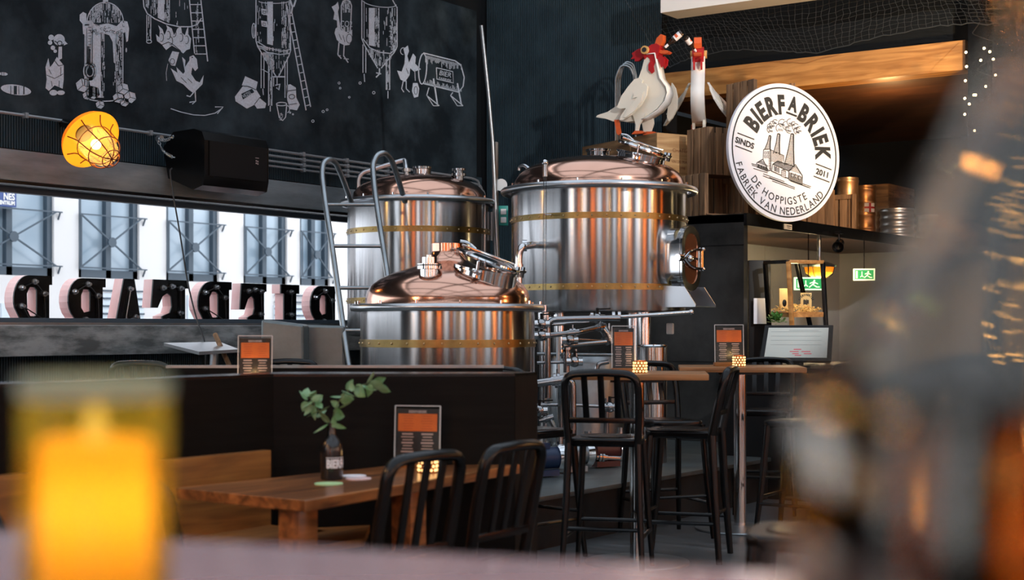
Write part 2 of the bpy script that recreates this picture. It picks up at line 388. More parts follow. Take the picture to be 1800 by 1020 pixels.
# black post at the beam's right end
pp = onX(1716, 130, XR-.05)
struct(MB().box((XR-.03, pp.y-.03, 3.3), (.16, .17, 6.6)), 'trim_13', M['black_metal'])
# white roof beam, top right, and the roof with its skylights
rb = onX(1163, 11, 12.7)
struct(MB().box((12.85, rb.y-6, 4.58), (.34, 12, .30)), 'trim_14', M['white_paint'])
b = MB()
for x in (-4.6, -.6, 3.4, 7.4, 12.4): b.box((x, 0, ZT+.1), (.35, 19.2, .2))
b.box((15.5, 0, ZT+.1), (5.4, 19.2, .2))
for y in (-9, -4.5, 0, 4.5, 9.0): b.box((4, y, ZT+.1), (18, .4, .2))
struct(b, 'ceiling', M['grey_panel'])
struct(MB().box((4, 0, ZT+.16), (18, 19, .02)), 'window_2', thin_glass('dimming_roof_glazing', (.60, .62, .64, 1), .03))  # grey tint in the roof panes put in to dim the daylight
# the rest of the room behind the camera: dark piers and windows, oak piers added for warm streaks in the steel
def wall_run(name, fixed, axis, lo, hi, opens, z0, z1):
    m = MB(); cur = lo
    bx = lambda a, b_, za, zb_: m.box(((fixed, (a+b_)/2, (za+zb_)/2) if axis == 1 else ((a+b_)/2, fixed, (za+zb_)/2)), ((.3, b_-a, zb_-za) if axis == 1 else (b_-a, .3, zb_-za)))
    for (a, b_) in opens: bx(cur, a, 0, ZT); bx(a, b_, 0, z0); bx(a, b_, z1, ZT); cur = b_
    bx(cur, hi, 0, ZT); return struct(m, name, M['dark_wall'])
wall_run('wall_front', -5.6, 1, -9.7, 9.7, [(-8.4, -7.4), (-4.6, -2.8), (2.0, 3.2), (6.4, 8.4)], .7, 4.6)
wall_run('wall_side', -9.6, 0, -5.6, 18, [(-3.6, -1.8), (2.2, 3.1), (7.0, 8.8), (12.4, 13.2)], .7, 4.6)
k = 17
for (x, y, w_, ax_) in ((-5.35, -5.8, 1.1, 1), (-5.35, -.6, 1.5, 1), (-5.35, 4.6, .8, 1), (.2, -9.35, 1.0, 0), (5.0, -9.35, 1.5, 0), (10.6, -9.35, 1.1, 0), (15.2, -9.35, 1.2, 0), (16.8, -6.0, .8, 1)):
    struct(MB().box((x, y, 2.3), (.16, w_, 4.6) if ax_ else (w_, .16, 4.6)), 'trim_%d' % k, M['added_pier']); k += 1
    o_ = (1.0, 0) if ax_ and x < 0 else ((-1.0, 0) if ax_ else (0, 1.0))
    for z_ in (1.2, 2.8): light('added_pier_light', 'SPOT', (x+o_[0], y+o_[1], z_), (230 if k % 2 else 120), ((1, .78, .22) if k % 3 == 0 else (1, .60, .22)), .05, aim((x+o_[0], y+o_[1], z_), (x, y, z_)), math.radians(120))  # unseen warm spots added to light each oak pier
# kettle platform
b = MB(); b.box((8.39, 7.25, .15), (4.78, 4.5, .30)); b.box((11.39, 7.49, .15), (1.21, 4.02, .30))
struct(b, 'trim_15', M['concrete_dark'] if 'concrete_dark' in M else M['steel_plate'])
struct(MB().box((8.38, 7.24, .315), (4.80, 4.54, .03), bev=.006).box((11.385, 7.475, .315), (1.2, 4.05, .03)), 'trim_16', M['steel_dark'])

# ================================================================ OUTSIDE
YF = 20.0
def fx(px): return onY(px, 450, YF).x
def fz(px, py): return onY(px, py, YF).z
wins = [(-60, 95), (138, 245), (292, 385), (428, 505), (527, 580), (632, 672)]
b = MB(); ztop = 8.0; zb = 2.20
xs = [(fx(a), fx(c)) for a, c in wins]
cur = fx(-700)
for (a, c) in xs:
    b.box(((cur+a)/2, YF+.15, 4), (a-cur, .3, 8)); cur = c
b.box(((cur+60)/2, YF+.15, 4), (60-cur, .3, 8))
for (a, c) in xs: b.box(((a+c)/2, YF+.15, zb/2), (c-a, .3, zb)); b.box(((a+c)/2, YF+.15, 6.8), (c-a, .3, 2.4))
fac = thing('building', 'white rendered building across the street seen through the long window', 'building', (20, YF, 0))
b.build('facade', M['white_wall'], fac, world=True)
for i, (a, c) in enumerate(xs):
    wdt = c-a; mx = (a+c)/2
    f = MB()
    for x in (a+.04, mx+.02*(i % 2), c-.05): f.box((x, YF+.1, 3.9), (.11 if x < c-.1 else .1, .1, 3.4))
    f.box((mx, YF+.1, zb+.06), (wdt, .1, .16))
    fo = f.build('window', M['frame_grey'], fac, world=True)
    g = MB().box((mx, YF+.16, 3.9), (wdt, .02, 3.4)); go = g.build('pane', M['grey_glazing'], fo); 
    for v in go.data.vertices: v.co -= fac.location
    r = MB(); z0, z1 = zb+.17, zb+1.06; y = YF-.06
    for z in (z0, z1): r.bar((a-.03, y, z), (c+.12, y, z), .022, .022)
    for x in (a+.01,): r.bar((x, y, z0), (x, y, z1), .022, .022)
    zm = (z0+z1)/2
    r.bar((a, y, z0), (c, y, z1), .024, .024); r.bar((a, y, z1), (c, y, z0), .024, .024)
    r.cyl((mx, y+.02, zm), (0, -1, 0), .085, .04)
    for z in (z0, z1): r.bar((c+.08, y, z), (c+.08, YF, z-.12), .02, .02)
    r.build('balcony_railing', M['frame_grey'], fac, world=True)
for (px0, px1, z0, z1, m) in ((178, 250, .2, 1.95, 'louver'), (328, 352, .2, 1.95, 'g'), (0, 16, .2, 1.75, 'g'), (480, 540, .2, 1.8, 'louver')):
    a, c = fx(px0), fx(px1); g = MB(); g.box(((a+c)/2, YF-.02, (z0+z1)/2), (c-a, .04, z1-z0))
    wo = g.build('ground_floor_window', M['pale_glazing'], fac, world=True)
    if m == 'louver':
        l = MB()
        for k in range(14): l.box(((a+c)/2-20, -.05, z0+.1+k*.13), (c-a, .03, .03))
        l.build('louver', M['frame_grey'], wo)
sy = YF-.06
s0 = onY(-62, 340, sy); s1 = onY(28, 362, sy)
sn = thing('street_sign', 'blue enamel sign with white capital letters on the building opposite', 'sign', (s1.x-.3, sy, s1.z))
zc0 = onY(14, 364, sy).z; zc1 = onY(14, 333, sy).z
MB().box(((s0.x+s1.x)/2, sy, (zc0+zc1)/2), (s1.x-s0.x, .03, zc1-zc0), bev=.005).build('sign_board', M['blue_sign'], sn, world=True)
for t, zz, sz in (('NES', zc0+.115, .145), ('CENTRUM', zc0+.035, .085)):
    m = MB(); put_text(m, t, lambda p: Vector((s1.x-.035+p[0], sy-.02, zz+p[1])), sz, .004, .85, 'RIGHT'); m.build('lettering', M['white_paint'], sn, world=True)
struct(MB().box((20, 30, -.12), (120, 40, .1)), 'street_ground', mat('street_paving', srgb(140, 142, 145), .8))
struct(MB().box((7.5, YW+.95, .52), (14, .9, 1.04)), 'window_ledge', M['lintel'])
# --- marquee letters standing on the ledge outside the window, seen from behind
YL = YW+.62; ZL0 = 1.042; 
def arcp(cx, cy, rx, ry, a0, a1, n=10): return [(cx+rx*math.cos(math.radians(a0+(a1-a0)*i/n)), cy+ry*math.sin(math.radians(a0+(a1-a0)*i/n))) for i in range(n+1)]
# shapes in a 1 x 1 box, already mirrored (stem at the right)
up = arcp(.42, .735, .40, .265, 90, 200, 9)
LET = {
 'R': ([[(1.06, 1), (1.06, .90), (.98, .90), (.98, 0), (.62, 0), (.62, .36), (.52, .36), (.36, 0), (0, 0), (.26, .46)]+list(reversed(up))[0:]+[(.5, 1)]], [[(.64, .84), (.64, .58), (.60, .55), (.46, .55), (.38, .62), (.37, .80), (.45, .87), (.58, .87)]]),
 'B': ([[(1.06, 1), (1.06, .90), (.98, .90), (.98, 0), (.42, 0)]+arcp(.42, .26, .42, .26, 270, 120, 9)+list(reversed(arcp(.42, .75, .36, .25, 90, 235, 9)))+[(.5, 1)]], [[(.64, .84), (.64, .62), (.48, .60), (.40, .66), (.40, .80), (.46, .87), (.60, .87)], [(.64, .42), (.64, .14), (.45, .13), (.38, .20), (.37, .34), (.43, .42)]]),
 'A': ([[(.42, 1), (.70, 1), (1.04, 0), (.72, 0), (.66, .2), (.40, .2), (.34, 0), (0, 0)]], [[(.53, .62), (.60, .34), (.45, .34)]]),
 'F': ([[(1.06, 1), (1.06, .90), (.96, .90), (.96, 0), (.58, 0), (.58, .42), (.30, .42), (.30, .56), (.52, .60), (.58, .68), (.56, .80), (.46, .84), (.32, .80), (.18, .66), (.0, .66), (.06, 1)]], []),
 'E': ([[(1.06, 1), (1.06, .90), (.96, .90), (.96, 0), (.0, 0), (.0, .30), (.2, .30), (.3, .16), (.56, .16), (.58, .42), (.30, .42), (.30, .56), (.52, .60), (.58, .68), (.56, .80), (.46, .84), (.32, .80), (.18, .66), (.0, .66), (.06, 1)]], []),
 'I': ([[(.05, 1), (.95, 1), (.95, .88), (.80, .88), (.80, .12), (.95, .12), (.95, 0), (.05, 0), (.05, .12), (.2, .12), (.2, .88), (.05, .88)]], []),
}
lets = [('R', 25, 90, 483), ('B', 118, 184, 488), ('A', 192, 258, 489), ('F', 268, 330, 491), ('R', 349, 406, 494), ('E', 424, 468, 498), ('I', 494, 530, 500), ('B', 545, 592, 502)]
ldesc = ['nearest the left edge of the window, a reversed R', 'reversed B right of the first R', 'letter A between the reversed B and F', 'reversed F beside the letter A', 'reversed R behind the hanging black cable', 'reversed E above the grey tilted tabletop', 'narrow letter I left of the last B', 'reversed B just behind the steel ladder']
for (ch, p0, p1, pt), de in zip(lets, ldesc):
    x0 = onY(p0, pt, YL).x; x1 = onY(p1, pt, YL).x; zt = onY(p0, pt, YL).z; W_ = x1-x0; H_ = zt-ZL0; D_ = .14
    outer, holes = LET[ch]
    t = thing('marquee_letter', 'pink-sided marquee letter with black back, '+de, 'sign letter', ((x0+x1)/2, YL+.1, ZL0), 0)
    mp = lambda yy: (lambda p: Vector((x0+p[0]*W_, yy, ZL0+p[1]*H_)))
    m = MB(); m.prism(outer+holes, mp(YL+.03), mp(YL+D_)); m.build('letter_shell', M['pink'], t, world=True, smooth=False)
    m = MB(); m.prism(outer+holes, mp(YL+.015), mp(YL+.03)); m.build('letter_back', M['black_metal'], t, world=True, smooth=False)
    pos = {'R': [(.2, .86), (.55, .93), (.82, .8), (.82, .5), (.2, .66), (.82, .2), (.45, .45)], 'B': [(.2, .84), (.55, .93), (.82, .8), (.82, .5), (.2, .36), (.5, .52), (.82, .2)], 'A': [(.55, .88), (.42, .5), (.7, .55), (.3, .25), (.85, .2)], 'F': [(.3, .9), (.55, .92), (.8, .9), (.78, .6), (.78, .36), (.45, .5)], 'I': [(.5, .9), (.5, .6), (.5, .35)]}
    pos['E'] = pos['F']
    m = MB()
    for (u, v) in pos[ch]:
        c = mp(YL+.012)((u, v)); m.cyl(c, (0, -1, 0), .024, .022, 12); m.cyl(c-Vector((0, .02, 0)), (0, -1, 0), .014, .03, 10)
    m.build('bulb_socket', M['steel_satin'], t, world=True)
    m = MB(); pts = [mp(YL-.01+.01*math.sin(k))((u+.03*math.sin(k*3), v)) for k, (u, v) in enumerate(pos[ch])]
    m.tube(bend(pts, .05), .005, 6); m.build('wiring', M['steel_satin'] if ch == 'A' else M['rope'], t, world=True)
# ================================================================ MURAL
YM = YW-.03
mx1 = onY(838, 200, YM).x
mural = thing('mural_board', 'black chalkboard mural with white drawings of brewing tanks and roosters', 'mural', (8.5, YM, 3.0))
MB().box(((3.5+mx1)/2, YM+.012, 3.62+.3), (mx1-3.5, .022, 1.84), bev=.003).build('board', M['chalkboard'], mural, world=True, smooth=False)
def MP(p): return onY(p[0], p[1], YM-.003)
def MP2(p): return onY(p[0], p[1], YM-.0045)
def MP3(p): return onY(p[0], p[1], YM-.006)
class Chalk:
    def __init__(s): s.a = MB(); s.k = MB()
    def line(s, pts, w=1.3, dark=False, close=False):
        pts = [Vector((p[0], p[1], 0)) for p in pts]; 
        if close: pts = pts+[pts[0]]
        f = MP2 if dark else MP; mb = s.k if dark else s.a
        vs = []; n = len(pts)
        for i in range(n):
            t = (pts[min(i+1, n-1)]-pts[max(i-1, 0)]).normalized(); nn = Vector((-t.y, t.x, 0))*w/2
            vs += [f(pts[i]+nn), f(pts[i]-nn)]
        mb.add(vs, [(2*i, 2*i+1, 2*i+3, 2*i+2) for i in range(n-1)]); return s
    def fill(s, pts, dark=False):
        f = MP2 if dark else MP; mb = s.k if dark else s.a
        tri = tessellate_polygon([[Vector((p[0], p[1], 0)) for p in pts]])
        mb.add([f(p) for p in pts], [tuple(t) for t in tri]); return s
    def ell(s, cx, cy, rx, ry, rot=0, w=1.3, fill=False, a0=0, a1=360, dark=False, n=20):
        c, q = math.cos(math.radians(rot)), math.sin(math.radians(rot)); P_ = []
        for i in range(n+1):
            a = math.radians(a0+(a1-a0)*i/n); x, y = rx*math.cos(a), ry*math.sin(a); P_.append((cx+x*c-y*q, cy+x*q+y*c))
        if fill: s.fill(P_[:-1], dark)
        else: s.line(P_, w, dark)
        return s
    def hatch(s, x0, x1, top, bot, dens, w=.9, seed=1):
        """vertical engraving strokes: dens(u) = chance of chalk at u in 0..1 across"""
        R = random.Random(seed); n = int((x1-x0)/1.25)
        for i in range(n):
            u = (i+.5)/n; x = x0+(x1-x0)*u; t, bb = top(x), bot(x); dn = dens(u); y = t
            if dn > .93: s.line([(x, t), (x, bb)], 1.25); continue
            while y < bb:
                L_ = R.uniform(3, 16)
                if R.random() < dn: s.line([(x, y), (x, min(bb, y+L_))], w)
                y += L_+R.uniform(.5, 2)
        return s
    def text(s, t, x, y, size, rot=0, dark=False, bold=0, cx=1, skew=0):
        c, q = math.cos(math.radians(rot)), math.sin(math.radians(rot)); f = MP3
        put_text(s.k if dark else s.a, t, lambda p: f((x+p[0]*c+p[1]*q, y+p[0]*q-p[1]*c)), size, bold, cx); return s
    def done(s, name):
        o = s.a.build(name, M['chalk'], mural, world=True, smooth=False)
        if s.k.v: s.k.build('ink_detail', M['chalkboard'], o, smooth=False)
        if s.k.v:
            for v in o.children[0].data.vertices: v.co -= mural.location
        return o
def rooster(s, ox, oy, k=1.0, flip=1, pose=0):
    q = lambda pts: [(ox+flip*k*x, oy+k*y) for x, y in pts]
    s.fill(q([(0, -20), (3, -24), (6, -20), (5, -10), (9, -2), (14, 2), (20, -6), (19, 6), (12, 13), (2, 15), (-5, 9), (-5, 1), (-1, -6)]))
    s.fill(q([(0, -20), (-6, -19), (-1, -16)])); s.fill(q([(1, -24), (2, -29), (4, -26), (7, -29), (7, -23)]))
    s.line(q([(0, 14), (-2, 24), (-6, 26)]), 1.6); s.line(q([(6, 13), (7, 24), (3, 27)]), 1.6); s.line(q([(-2, 24), (1, 26)])); s.line(q([(7, 24), (11, 26)]))
    s.line(q([(1, 0), (6, 6), (13, 6)]), .9, True); s.line(q([(0, 5), (4, 9), (10, 10)]), .9, True); s.ell(*q([(2, -20)])[0], 1, 1, fill=True, dark=True)
# 1 left discs
c = Chalk(); c.ell(28, 158, 27, 9, 8, fill=True); c.ell(6, 130, 7.5, 3, 5, fill=True)
for x, w in ((19, 1.2), (27, 5.5), (33, 1), (42, 2)): c.line([(x, 151), (x, 166)], w, True)
c.line([(3, 127), (3, 133)], 1, True); c.line([(7, 127), (7, 133)], 1, True); c.done('disc_drawing')
# 2 rooster with goggles
c = Chalk(); c.ell(104, 70, 10, 10, fill=True)
for x, y, r in ((90, 66, 5), (88, 75, 4), (93, 84, 4), (97, 90, 3)): c.ell(x, y, r, r, fill=True)
c.fill([(112, 70), (119, 77), (112, 80)]); c.fill([(103, 82), (109, 82), (109, 103), (102, 106)])
c.fill([(85, 102), (80, 118), (82, 140), (80, 155), (86, 160), (96, 150), (110, 156), (112, 140), (112, 115), (100, 100), (93, 112), (88, 118)])
c.ell(94, 163, 7, 5, fill=True); c.ell(107, 163, 7, 4, fill=True)
c.ell(105, 76, 4, 4, dark=True, w=1.3); c.line([(96, 72), (102, 76)], 1.6, True); c.line([(95, 105), (103, 116), (111, 114)], 1.2, True); c.line([(82, 132), (96, 138), (111, 130)], 1, True); c.line([(90, 142), (92, 152)], 1, True); c.line([(104, 142), (104, 154)], 1, True)
c.line([(86, 122), (90, 130)], 1, True); c.line([(107, 118), (107, 134)], 1, True)
c.done('rooster_drawing')
# 3 domed boiler with thermometer, foam and ice
c = Chalk(); dome = [(185+32*math.cos(math.radians(a)), 40-36*math.sin(math.radians(a))) for a in range(0, 181, 12)]
c.line(dome, 1.8); c.fill([(181, 0), (190, 0), (190, 6), (181, 6)])
c.hatch(156, 214, lambda x: 40-34*math.sqrt(max(0, 1-((x-185)/32)**2)), lambda x: 40, lambda u: .9 if u < .35 else (.35 if u < .7 else .6), seed=2)
foam = [(140, 26), (146, 21), (152, 24), (152, 36), (160, 40), (172, 44), (190, 41), (205, 46), (215, 36), (224, 38), (227, 50), (225, 72), (222, 74), (220, 56), (214, 62), (208, 60), (205, 78), (203, 112), (200, 110), (198, 74), (192, 62), (180, 58), (172, 60), (160, 56), (150, 50), (149, 60), (146, 60), (145, 42), (140, 36)]
c.fill(foam)
for k in range(26): R_ = random.Random(k); c.ell(R_.uniform(155, 220), R_.uniform(42, 60), R_.uniform(1.5, 3.5), R_.uniform(1, 2.5), w=.7, a0=R_.uniform(0, 180), a1=R_.uniform(200, 360), dark=True)
c.hatch(152, 214, lambda x: 58, lambda x: 172-((x-183)/34)**2*6, lambda u: .97 if u < .4 else (.45 if u < .52 else (.02 if u < .8 else .7)), seed=3)
c.line([(149, 60), (149, 150)], 1.6); c.line([(216, 60), (216, 160)], 1.6); c.ell(183, 170, 32, 8, a0=0, a1=180, w=1.8)
c.ell(157, 44, 8, 8, fill=True); c.fill([(149, 44), (165, 44), (165, 118), (149, 118)]); c.ell(158, 125, 12, 17, fill=True)
c.ell(158, 125, 8, 12, dark=True, w=1.6); c.ell(158, 126, 5, 7.5, dark=True, fill=True); c.line([(158, 86), (158, 118)], 1.6, True); c.line([(152.5, 50), (152.5, 112)], .8, True); c.line([(162.5, 50), (162.5, 112)], .8, True)
for k in range(9): c.line([(155, 48+k*5), (160, 48+k*5)], .8, True)
for (x, y, r) in ((146, 150, 13), (163, 163, 12), (176, 184, 8), (153, 168, 8), (216, 156, 11), (208, 172, 10), (229, 171, 11), (219, 180, 8)):
    hx = [(x+r*math.cos(a)*1.05, y+r*math.sin(a)) for a in [(.3+i*PI/3) for i in range(6)]]
    c.fill(hx)
    for i in (0, 2, 4): c.line([(x, y), hx[i]], .9, True)
    c.line(hx, .9, True, close=True)
c.ell(222, 88, 1.3, 4, fill=True); c.done('boiler_drawing')
# 4 hot kettle over a fire, with ladder
c = Chalk(); c.line([(252, 0), (253, 12), (259, 24), (272, 33), (292, 42), (315, 47), (335, 47), (347, 43), (354, 32)], 2)
c.hatch(256, 334, lambda x: 0, lambda x: 47-((335-x)/82)**2*32, lambda u: .35 if u < .28 else (.97 if u < .42 else (.8 if u < .55 else .08)), seed=4)
for x in (258, 265): c.line([(x, 26), (x, 72)], 1.4)
c.hatch(259, 264, lambda x: 28, lambda x: 72, lambda u: .5, seed=5); c.ell(262, 73, 4.5, 3, w=1.4)
c.line([(333, 0), (342, 94)], 2); c.line([(353, 0), (365, 108)], 2)
for k in range(7): y = 8+k*14.5; c.line([(334+y*.09, y), (354+y*.11, y)], 1.7)
c.hatch(344, 350, lambda x: 4, lambda x: 94, lambda u: .4, seed=6)
fl = [(276, 72), (274, 60), (280, 66), (281, 54), (278, 44), (286, 52), (289, 62), (294, 50), (292, 44), (302, 50), (306, 62), (312, 50), (318, 46), (320, 58), (325, 62), (328, 52), (331, 46), (331, 60), (336, 68), (334, 86), (328, 88), (322, 94), (312, 86), (302, 80), (292, 88), (284, 78)]
c.fill(fl)
for (x, y) in ((284, 66), (296, 62), (306, 58), (318, 66), (328, 70), (300, 72)): c.ell(x, y, 3.4, 7, w=1.1, dark=True, a0=-120, a1=120)
c.line([(282, 80), (296, 74), (304, 78), (318, 90)], 1.2, True)
c.done('kettle_drawing')
c = Chalk(); c.fill([(303, 90), (315, 92), (308, 116), (301, 115), (296, 106)]); c.ell(303, 108, 4, 5, dark=True, w=1)
c.fill([(320, 100), (326, 106), (325, 118), (333, 106), (333, 100), (340, 97), (346, 104), (348, 120), (343, 125), (338, 118), (336, 130), (344, 142), (351, 145), (358, 132), (356, 148), (346, 158), (340, 164), (332, 158), (322, 148), (310, 142), (302, 124), (300, 120), (312, 128), (310, 118), (322, 130), (325, 126)])
c.line([(343, 160), (344, 178), (333, 180)], 2); c.line([(340, 163), (334, 170), (328, 168)], 2); c.line([(344, 178), (338, 183)], 1.5)
c.line([(330, 138), (338, 146)], 1, True); c.line([(318, 136), (328, 146)], 1, True); c.ell(338, 101, 1.2, 1.2, fill=True, dark=True)
c.line([(295, 112), (292, 128), (293, 142)], .8); c.done('rooster_drawing')
c = Chalk(); c.line([(300, 191), (318, 197), (340, 202), (360, 203), (378, 199), (391, 190)], 1.5); c.line([(378, 188), (392, 188), (382, 200)], 1.8); c.done('arrow_drawing')
# 5 tall conical tank with ladder
c = Chalk(); c.line([(450, 0), (450, 72), (453, 82), (485, 134)], 1.8); c.line([(509, 0), (511, 88), (508, 98), (490, 134)], 1.8)
c.hatch(452, 510, lambda x: 3, lambda x: 73+((x-452)/58)*14, lambda u: .15 if u < .3 else (.97 if u < .47 else (.1 if u < .74 else (.7 if u < .9 else .3))), seed=8)
c.ell(481, 2, 26, 4, a0=0, a1=180); c.line([(452, 73), (470, 84), (495, 90), (511, 87)], 1.6); c.line([(453, 80), (470, 92), (492, 96), (509, 94)], 1.6)
c.hatch(455, 508, lambda x: 80+(x-455)*.16, lambda x: 86+(x-455)*.16, lambda u: .5, seed=9)
c.hatch(462, 506, lambda x: 92, lambda x: min(132, 96+max(0, (x-459))*1.5, 98+max(0, (511-x))*1.7), lambda u: .85 if u < .45 else .25, seed=10)
c.line([(481, 134), (481, 152)], 1.5); c.line([(487, 134), (487, 150)], 1.5); c.line([(478, 135), (502, 135)], 2.4)
for k in range(2):
    y = 15+k*21; c.fill([(459, y), (471, y+2), (470, y+12), (460, y+10)]); c.line([(462, y+4), (467, y+5), (467, y+9), (462, y+8), (462, y+4)], 1, True)
c.ell(446, 54, 3, 13, w=1.5); c.line([(446, 46), (446, 64)], 1)
for x, y0, y1 in ((459, 92, 155), (464, 100, 155), (472, 98, 186), (478, 104, 186), (505, 100, 172), (501, 108, 172)): c.line([(x, y0), (x, y1)], 1.5)
c.hatch(473, 478, lambda x: 100, lambda x: 186, lambda u: .6, seed=11); c.line([(475, 186), (475, 196)], 1.6); c.line([(462, 156), (463, 167)], 1.4); c.line([(484, 150), (492, 148), (490, 158), (486, 154)], 2.4); c.line([(461, 122), (472, 128)], 1.3)
c.line([(503, 8), (538, 194)], 2); c.line([(513, 22), (546, 188)], 2)
for k in range(12): t = k/11; c.line([(507+31*t, 28+158*t), (514+31.5*t, 27+157*t)], 1.6)
c.line([(510, 0), (514, 12), (512, 24)], 3); c.line([(520, 0), (516, 12)], 3); c.done('tank_drawing')
c = Chalk(); c.fill([(431, 134), (453, 144), (450, 158), (425, 150)]); c.fill([(413, 170), (428, 150), (448, 154), (458, 170), (448, 184), (434, 191), (414, 178)]); c.fill([(447, 184), (456, 172), (468, 182), (466, 190), (452, 191)])
c.line([(425, 151), (437, 152), (450, 158)], 1.1, True); c.fill([(424, 165), (443, 156), (447, 162), (427, 175)], True); c.text('VEZEL', 435.5, 168.5, 8.5, -28, bold=.02, cx=.75)
c.line([(447, 184), (457, 171)], 1.1, True); c.done('sack_drawing')
c = Chalk(); c.line([(486, 182), (491, 207), (497, 212), (502, 206), (504, 184)], 1.8); c.ell(495, 183, 9, 3, w=1.6); c.text('HOP', 497, 206, 8, -78, bold=.02, cx=.8); c.ell(505, 192, 4, 6, a0=-90, a1=90, w=1.5)
c.fill([(503, 150), (510, 148), (520, 154), (521, 172), (527, 184), (522, 194), (510, 192), (505, 176)]); c.ell(513, 170, 5, 4, 0, dark=True, w=1.2); c.line([(506, 160), (520, 158)], 1.2, True); c.line([(508, 184), (522, 182)], 1, True)
c.done('cup_and_sack_drawing')
# 6 rooster carrying a gas bottle
c = Chalk(); c.line([(600, 50), (600, 10), (603, 2), (609, 0), (615, 2), (618, 10), (616, 54), (608, 57), (600, 50)], 1.8); c.hatch(602, 616, lambda x: 2, lambda x: 22, lambda u: .7, seed=12); c.hatch(602, 616, lambda x: 47, lambda x: 55, lambda u: .6, seed=13)
c.text('CO2', 608.5, 47, 15, 2, bold=.02, cx=.72)
c.fill([(583, 12), (590, 8), (594, 3), (596, 14), (594, 20), (596, 34), (599, 52), (612, 58), (619, 52), (619, 70), (614, 79), (606, 80), (598, 76), (592, 70), (588, 58), (590, 50), (593, 48), (592, 36), (586, 34), (588, 22)])
c.line([(596, 74), (594, 96), (600, 103)], 2); c.line([(605, 78), (604, 98), (612, 110)], 2); c.line([(594, 98), (599, 98)], 1.4); c.line([(604, 103), (613, 104)], 1.4); c.ell(614, 68, 5, 8, dark=True, w=1.1); c.line([(596, 60), (600, 70)], 1, True); c.line([(603, 62), (606, 74)], 1, True)
c.done('rooster_drawing')
# 7 second conical tank
c = Chalk(); c.line([(636, 0), (636, 68), (640, 78), (664, 120)], 1.8); c.line([(698, 12), (698, 82), (693, 92), (670, 120)], 1.8); c.ell(667, 4, 30, 8, 8, a0=0, a1=170); c.line([(690, 0), (698, 14)], 1.6); c.line([(640, 2), (640, 68)], 1)
c.line([(638, 68), (650, 84), (668, 92), (686, 94), (697, 86)], 1.8)
c.hatch(642, 697, lambda x: 14, lambda x: 78+(x-642)*.22, lambda u: .2 if u < .12 else (.97 if u < .3 else (.7 if u < .45 else (.06 if u < .8 else .5))), seed=14)
c.hatch(648, 688, lambda x: 86+(x-648)*.1, lambda x: min(116, 84+(x-640)*1.5, 92+(696-x)*1.3), lambda u: .6 if u < .5 else .2, seed=15)
for x, y0, y1 in ((638, 78, 128), (643, 84, 128), (679, 104, 158), (685, 96, 158)): c.line([(x, y0), (x, y1)], 1.6)
c.hatch(680, 685, lambda x: 100, lambda x: 158, lambda u: .5, seed=16); c.line([(640, 130), (641, 144)], 1.5); c.line([(682, 160), (682, 173)], 1.5); c.line([(667, 120), (667, 130), (661, 136)], 2.4); c.line([(661, 128), (670, 130)], 2)
for k in range(5): c.line([(684, 46+k*9), (688, 46+k*9), (688, 52+k*9)], 1)
c.done('tank_drawing')
# 8 lying tank and the rooster filling it
c = Chalk(); c.line([(744, 93), (800, 107), (810, 114), (816, 136), (814, 152), (806, 162), (745, 147)], 1.9); c.ell(743, 121, 7, 27, 3, w=1.9)
for k in range(34):
    x = 748+k*1.9; yt = 95+(x-744)*.25; c.line([(x, yt+1), (x, yt+1+random.Random(k).uniform(3, 15))], .9); yb = 148+(x-745)*.22; c.line([(x, yb-1), (x, yb-1-random.Random(k+99).uniform(2, 9))], .9)
c.line([(767, 119), (796, 126), (797, 146), (768, 139), (767, 119)], 1.4); c.text('BIER', 782, 134, 12, 13, bold=.035, cx=.95); c.text('FABRIEK', 782, 142, 6.5, 13, bold=.03, cx=.95)
for x in (758, 800):
    c.line([(x+4, 138+(x-758)*.2), (x+11, 184)], 2.4); c.line([(x-4, 154+(x-758)*.2), (x-8, 168)], 1.6); c.line([(x-8, 168), (x+14, 186)], 1.8); c.line([(x-8, 168), (x+4, 186), (x+14, 186)], 1.3)
c.done('barrel_drawing')
c = Chalk(); c.ell(709, 90, 5, 6, w=1.2, a0=90, a1=330); c.fill([(709, 86), (717, 80), (719, 90), (716, 98), (719, 110), (726, 94), (731, 100), (730, 112), (740, 122), (728, 126), (721, 120), (720, 132), (712, 144), (704, 140), (698, 124), (706, 126), (711, 112), (712, 98)])
c.line([(709, 142), (706, 156), (710, 162)], 1.6); c.line([(714, 142), (714, 156), (720, 162)], 1.6); c.line([(729, 122), (730, 142)], 1.2)
c.fill([(726, 146), (734, 146), (737, 156), (735, 170), (728, 172), (724, 160)]); c.ell(731, 159, 3, 7, w=1, dark=True); c.line([(714, 120), (718, 130)], 1, True); c.done('rooster_drawing')
c = Chalk()
for (x, y, r) in ((596, 146, 1.8), (598, 155, 1.5), (614, 171, 1.5), (633, 146, 2), (657, 163, 2.2), (575, 193, 1.6), (568, 196, 2), (550, 213, 2.1), (510, 198, 1.2), (515, 201, 1.1)): c.ell(x, y, r, r, w=1.1)
c.done('pellets_drawing')

